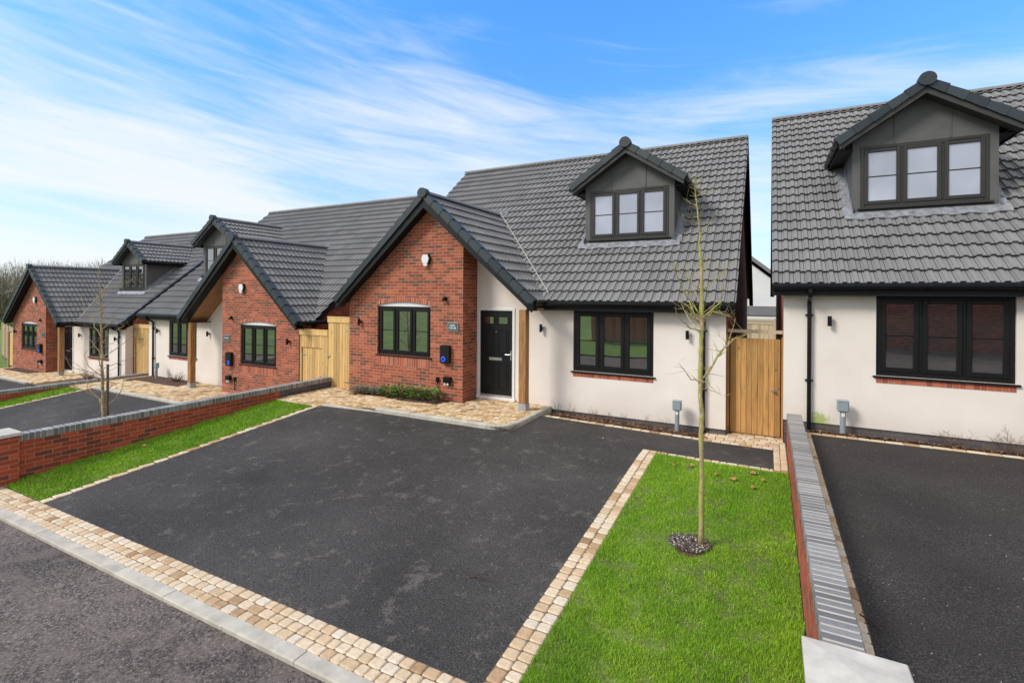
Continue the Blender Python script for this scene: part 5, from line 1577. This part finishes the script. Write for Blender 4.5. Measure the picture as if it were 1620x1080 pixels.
# tree pit mulch
mb = MB(); rng = random.Random(2)
def pit():
    n = 20; ring = []
    for k in range(n):
        a = 2 * math.pi * k / n; r_ = .20 + .03 * math.sin(3 * a) + rng.uniform(-.02, .02)
        x, y = -.76 + r_ * 1.1 * math.cos(a), 5.70 + r_ * math.sin(a); ring.append((x, y, zt(x, y) + .012))
    c = (-.76, 5.7, zt(-.76, 5.7) + .028)
    for k in range(n): mb.face([c, ring[k], ring[(k + 1) % n]])
pit()
o = mb.build("tree_pit", M_SOIL); o["kind"] = "structure"
mb = MB()
for _ in range(1100):
    a, q = rng.uniform(0, 6.28), .20 * math.sqrt(rng.random()); x, y = -.76 + q * 1.1 * math.cos(a), 5.70 + q * math.sin(a); z = zt(x, y) + .040 + rng.uniform(0, .012)
    b = rng.uniform(0, 6.28); s_ = rng.uniform(.005, .011)
    e1, e2 = Vector((math.cos(b), math.sin(b), rng.uniform(-.5, .5))) * s_, Vector((-math.sin(b), math.cos(b), rng.uniform(-.5, .5))) * s_
    p = Vector((x, y, z)); mb.face([p - e1, p - e2, p + e1, p + e2], 0, rng.random() ** 3.2)

o = mb.build("gravel_mulch", M_GRIT); o["kind"] = "stuff"
tag(o, "pale grit and bark in the round pit at the foot of the young tree", "gravel")

# ------------------------------------------------------------------ shrubs
def leafy(label, x, y, z, rx, rz, n, mat, seed, ll=.045, group=None):
    base = empty("shrub", (x, y, z), label, "shrub", group); rng = random.Random(seed); mb = MB()
    for _ in range(n):
        a = rng.uniform(0, 6.28); q = math.sqrt(rng.random()); h = rz * rng.uniform(.25, 1) * (1 - .45 * q * q)
        p = Vector((math.cos(a) * q * rx, math.sin(a) * q * rx * .75, h)); d = Vector((math.cos(a) * .8, math.sin(a) * .8, rng.uniform(-.2, .9))).normalized() * ll * rng.uniform(.7, 1.3)
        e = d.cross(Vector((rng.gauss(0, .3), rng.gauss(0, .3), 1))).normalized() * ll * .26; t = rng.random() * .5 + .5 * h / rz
        mid = p + d * .5
        mb.face([p, mid + e, p + d, mid - e], 0, t)
    mb.build("leaves", mat, base)
    mb = MB()
    for _ in range(8):
        a = rng.uniform(0, 6.28); grow(mb, Vector((0, 0, -.02)), Vector((math.cos(a) * .7, math.sin(a) * .7, 1)), rz * .9, .004, 0, rng, .5)
    mb.build("stems", M_TWIG, base)
G1 = "leafy evergreen shrubs under the brick gable"
for i, (x, rx, rz, lb) in enumerate([(-8.18, .22, .27, "leftmost of the four green shrubs, next to the lavender"), (-7.76, .26, .31, "second green shrub from the left, under the window"), (-7.32, .26, .30, "third green shrub from the left under the brick gable"), (-6.90, .25, .33, "rightmost green shrub, nearest the front door")]):
    leafy(lb, x, 9.24, -.03, rx, rz, 230, M_LEAF, 30 + i, .085, G1)
for i, (x, lb) in enumerate([(-9.22, "grey-green lavender clump nearest the tall gate"), (-8.92, "middle of the three grey-green lavender clumps"), (-8.60, "grey-green lavender clump next to the green shrubs")]):
    leafy(lb, x, 9.30, -.04, .22, .19, 600, M_LAV, 40 + i, .035, "lavender clumps under the brick gable")
def bare_shrub(label, x, y, z, h, n, seed, spread=.5, group="bare twiggy shrubs along the walls", r=.0032, depth=1):
    base = empty("bare_shrub", (x, y, z), label, "shrub", group); rng = random.Random(seed); mb = MB()
    for _ in range(n):
        a = rng.uniform(0, 6.28)
        grow(mb, Vector((rng.gauss(0, .02), rng.gauss(0, .02), -.02)), Vector((math.cos(a) * spread, math.sin(a) * spread * .6, 1)), h * rng.uniform(.6, 1.1), r, depth, rng, rng.random())
    mb.build("stems", M_TWIG, base)
for x, h, n, lb in [(-4.02, .30, 7, "leafless upright shrub nearest the porch kerb, against the cream wall"), (-3.72, .32, 8, "second leafless shrub from the porch kerb"), (-3.25, .30, 9, "leafless shrub below the left end of the window sill"), (-2.92, .26, 8, "leafless shrub below the middle of the brick sill course"), (-2.58, .24, 6, "small leafless shrub below the window"), (-2.1, .32, 4, "leafless shrub below the right end of the window sill"), (-1.75, .28, 5, "leafless shrub just left of the grey utility pillar")]:
    bare_shrub(lb, x, 9.92, zt(x, 9.9) - .04, h, n, int(-x * 100), .35, r=.004)
for x, h, n, lb in [(2.55, .34, 14, "left of the two brown twiggy shrubs under the rightmost window"), (3.15, .38, 16, "right of the two brown twiggy shrubs under the rightmost window")]:
    bare_shrub(lb, x, 9.84, .14, h, n, int(x * 100), 1.1, depth=2)
bare_shrub("brown twiggy shrub in the bed beside the second house's oak post", -18.4, 9.9, -.7, .40, 40, 77, 1.4, depth=2, r=.006)
bare_shrub("brown twiggy shrub under the leftmost house's cream wall", -25.4, 10.2, -1.27, .5, 40, 78, 1.3, depth=2, r=.007)

# ------------------------------------------------------------------ fallen things
rng = random.Random(9)
def leaf(x, y, z, s_, seed, label):
    r_ = random.Random(seed); mb = MB(); a = r_.uniform(0, 6.28)
    pts = []
    for k in range(10):
        t_ = 2 * math.pi * k / 10; q = s_ * (1 if k % 2 else .68)
        px_, py_ = q * math.cos(t_), q * .7 * math.sin(t_)
        pts.append((px_ * math.cos(a) - py_ * math.sin(a), px_ * math.sin(a) + py_ * math.cos(a), .012 * math.sin(t_ * 2 + r_.random()) + .012))
    for k in range(10): mb.face([(0, 0, .004), pts[k], pts[(k + 1) % 10]], 0, r_.random() * .3 + .5)
    o = mb.build("fallen_leaf", M_DLEAF); o.location = (x, y, z); tag(o, label, "leaf", "fallen leaves on the lawns")
import_leaf = [(1067, 735, "curled brown leaf at the left of the lawn's far edge"), (1093, 736, "brown leaf just left of the young tree at the lawn's far edge"), (1158, 757, "large tan leaf on the lawn right of the young tree"), (1208, 760, "pale leaf near the wall on the lawn's far side"), (1192, 771, "small tan leaf below the pale one, near the wall"), (1190, 748, "tan leaf highest of those near the lawn's far right corner"), (1134, 750, "brown leaf just right of the trunk")]
def onz(u, v, off=0.04, it=6):
    """ground point seen at a pixel of the photograph"""
    a, b = u - 810, v - HZ
    uu = a * math.cos(ROLL) + b * math.sin(ROLL); vv = -a * math.sin(ROLL) + b * math.cos(ROLL)
    r_ = uu / FPX; dx, dy, dz = -math.sin(TH) + r_ * math.cos(TH), math.cos(TH) + r_ * math.sin(TH), -vv / FPX
    z = -.3
    for _ in range(it):
        d = (z - CAM_H) / dz; z = zt(dx * d, dy * d) + off
    return dx * d, dy * d, z
for i, (u, v, lb) in enumerate(import_leaf):
    leaf(*onz(u, v), .045 + .014 * (i % 3), i, lb)
for i, (u, v, lb) in enumerate([(184, 706, "brown leaf on the left lawn strip nearer the road"), (226, 705, "tan leaf on the left lawn strip below the wall")]):
    leaf(*onz(u, v), .06, 20 + i, lb)
leaf(*onz(953, 693, .01), .035, 31, "tan leaf lying on the asphalt drive below the bed") 
# fallen twig on the drive
x, y, z = onz(757, 914, .012)
base = empty("fallen_twig", (x, y, z), "thin forked dead twig lying on the asphalt drive", "twig")
mb = MB(); rr = random.Random(5)
mb.tube([(-.10, -.03, .004), (-.02, .0, .012), (.07, .02, .012), (.15, .012, .004)], [.006, .005, .004, .002], 5, 0, .1)
mb.tube([(-.06, -.01, .01), (.0, .05, .02), (.05, .11, .012)], [.004, .003, .002], 5, 0, .1); mb.tube([(0, 0, .012), (.05, -.03, .01)], [.003, .002], 5, 0, .1)
mb.build("stem", M_TWIG, base)
x, y, z = onz(1379, 985, .012)
base = empty("fallen_twig", (x, y, z), "dark stick lying on the right-hand drive against the edging setts", "twig")
mb = MB(); mb.tube([(-.06, .07, .005), (0, 0, .014), (.05, -.07, .005)], [.006, .006, .003], 5, 0, .1); mb.build("stem", M_TWIG, base)
# loose grit on the drive and road
mb = MB(); rng = random.Random(21)
for _ in range(2200):
    if rng.random() < .45: x, y = rng.uniform(-8.8, -2), rng.uniform(3.2, 9.2)
    elif rng.random() < .6: x, y = rng.uniform(-8, -.5), rng.uniform(.8, 2.6)
    else: x, y = rng.uniform(.7, 5), rng.uniform(3.3, 9.4)
    if -9.1 < x < -4.2 and y > PADF - .06: continue
    z = (zt(x, y) if y > 2.66 else zf(x) - .03) + .002; s_ = rng.uniform(.002, .006) * (1.6 if rng.random() < .08 else 1); b = rng.uniform(0, 6.28)
    q = [(x + s_ * math.cos(b + k * 1.5708) * (1 if k % 2 else .6), y + s_ * math.sin(b + k * 1.5708) * (1 if k % 2 else .6), z) for k in range(4)]
    top = (x, y, z + s_ * .8)
    for k in range(4): mb.face([q[k], q[(k + 1) % 4], top], 0, rng.random())
o = mb.build("loose_grit", M_GRIT); o["kind"] = "stuff"; tag(o, "small pale stones scattered on the asphalt", "grit")

# ------------------------------------------------------------------ woodland behind
rs = np.random.RandomState(17); mb = MB()
Fv = Vector((-math.sin(TH), math.cos(TH), 0)); Rv = Vector((math.cos(TH), math.sin(TH), 0))
for k in range(150):
    d = rs.uniform(60, 105); l = -d * rs.uniform(.66, 1.25); b = Fv * d + Rv * l
    top = 2.44 + d * rs.uniform(.040, .068); base_z = -2.3; H = top - base_z
    mb.tube([(b.x, b.y, base_z), (b.x + rs.normal(0, .3), b.y, base_z + H * .5), (b.x + rs.normal(0, .5), b.y, base_z + H * .85)], [.14, .09, .03], 5, 0, rs.rand() * .3)
    cr = H * rs.uniform(.26, .38)
    for _ in range(560):
        # shell-weighted rounded crown made of fine upward twigs
        v = Vector((rs.normal(), rs.normal(), rs.normal())).normalized() * (rs.rand() ** .45)
        p = Vector((b.x + v.x * cr, b.y + v.y * cr, base_z + H * .58 + v.z * H * .40))
        o_ = Vector((v.x, v.y, abs(v.z) + .5 + rs.rand() * .6)).normalized() * rs.uniform(.3, .95)
        e = o_.cross(Vector((rs.normal(), rs.normal(), rs.normal()))).normalized() * rs.uniform(.014, .034)
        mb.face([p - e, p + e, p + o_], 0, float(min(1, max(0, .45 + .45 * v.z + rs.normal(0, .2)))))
    for _ in range(60):
        p = Vector((b.x + rs.normal(0, 1.2), b.y + rs.normal(0, 1.2), base_z + rs.rand() * H * .4)); o_ = Vector((rs.normal(0, .5), rs.normal(0, .5), 1)) * rs.uniform(.4, 1.0)
        e = o_.cross(Vector((rs.normal(), rs.normal(), 0.1))).normalized() * rs.uniform(.06, .14)
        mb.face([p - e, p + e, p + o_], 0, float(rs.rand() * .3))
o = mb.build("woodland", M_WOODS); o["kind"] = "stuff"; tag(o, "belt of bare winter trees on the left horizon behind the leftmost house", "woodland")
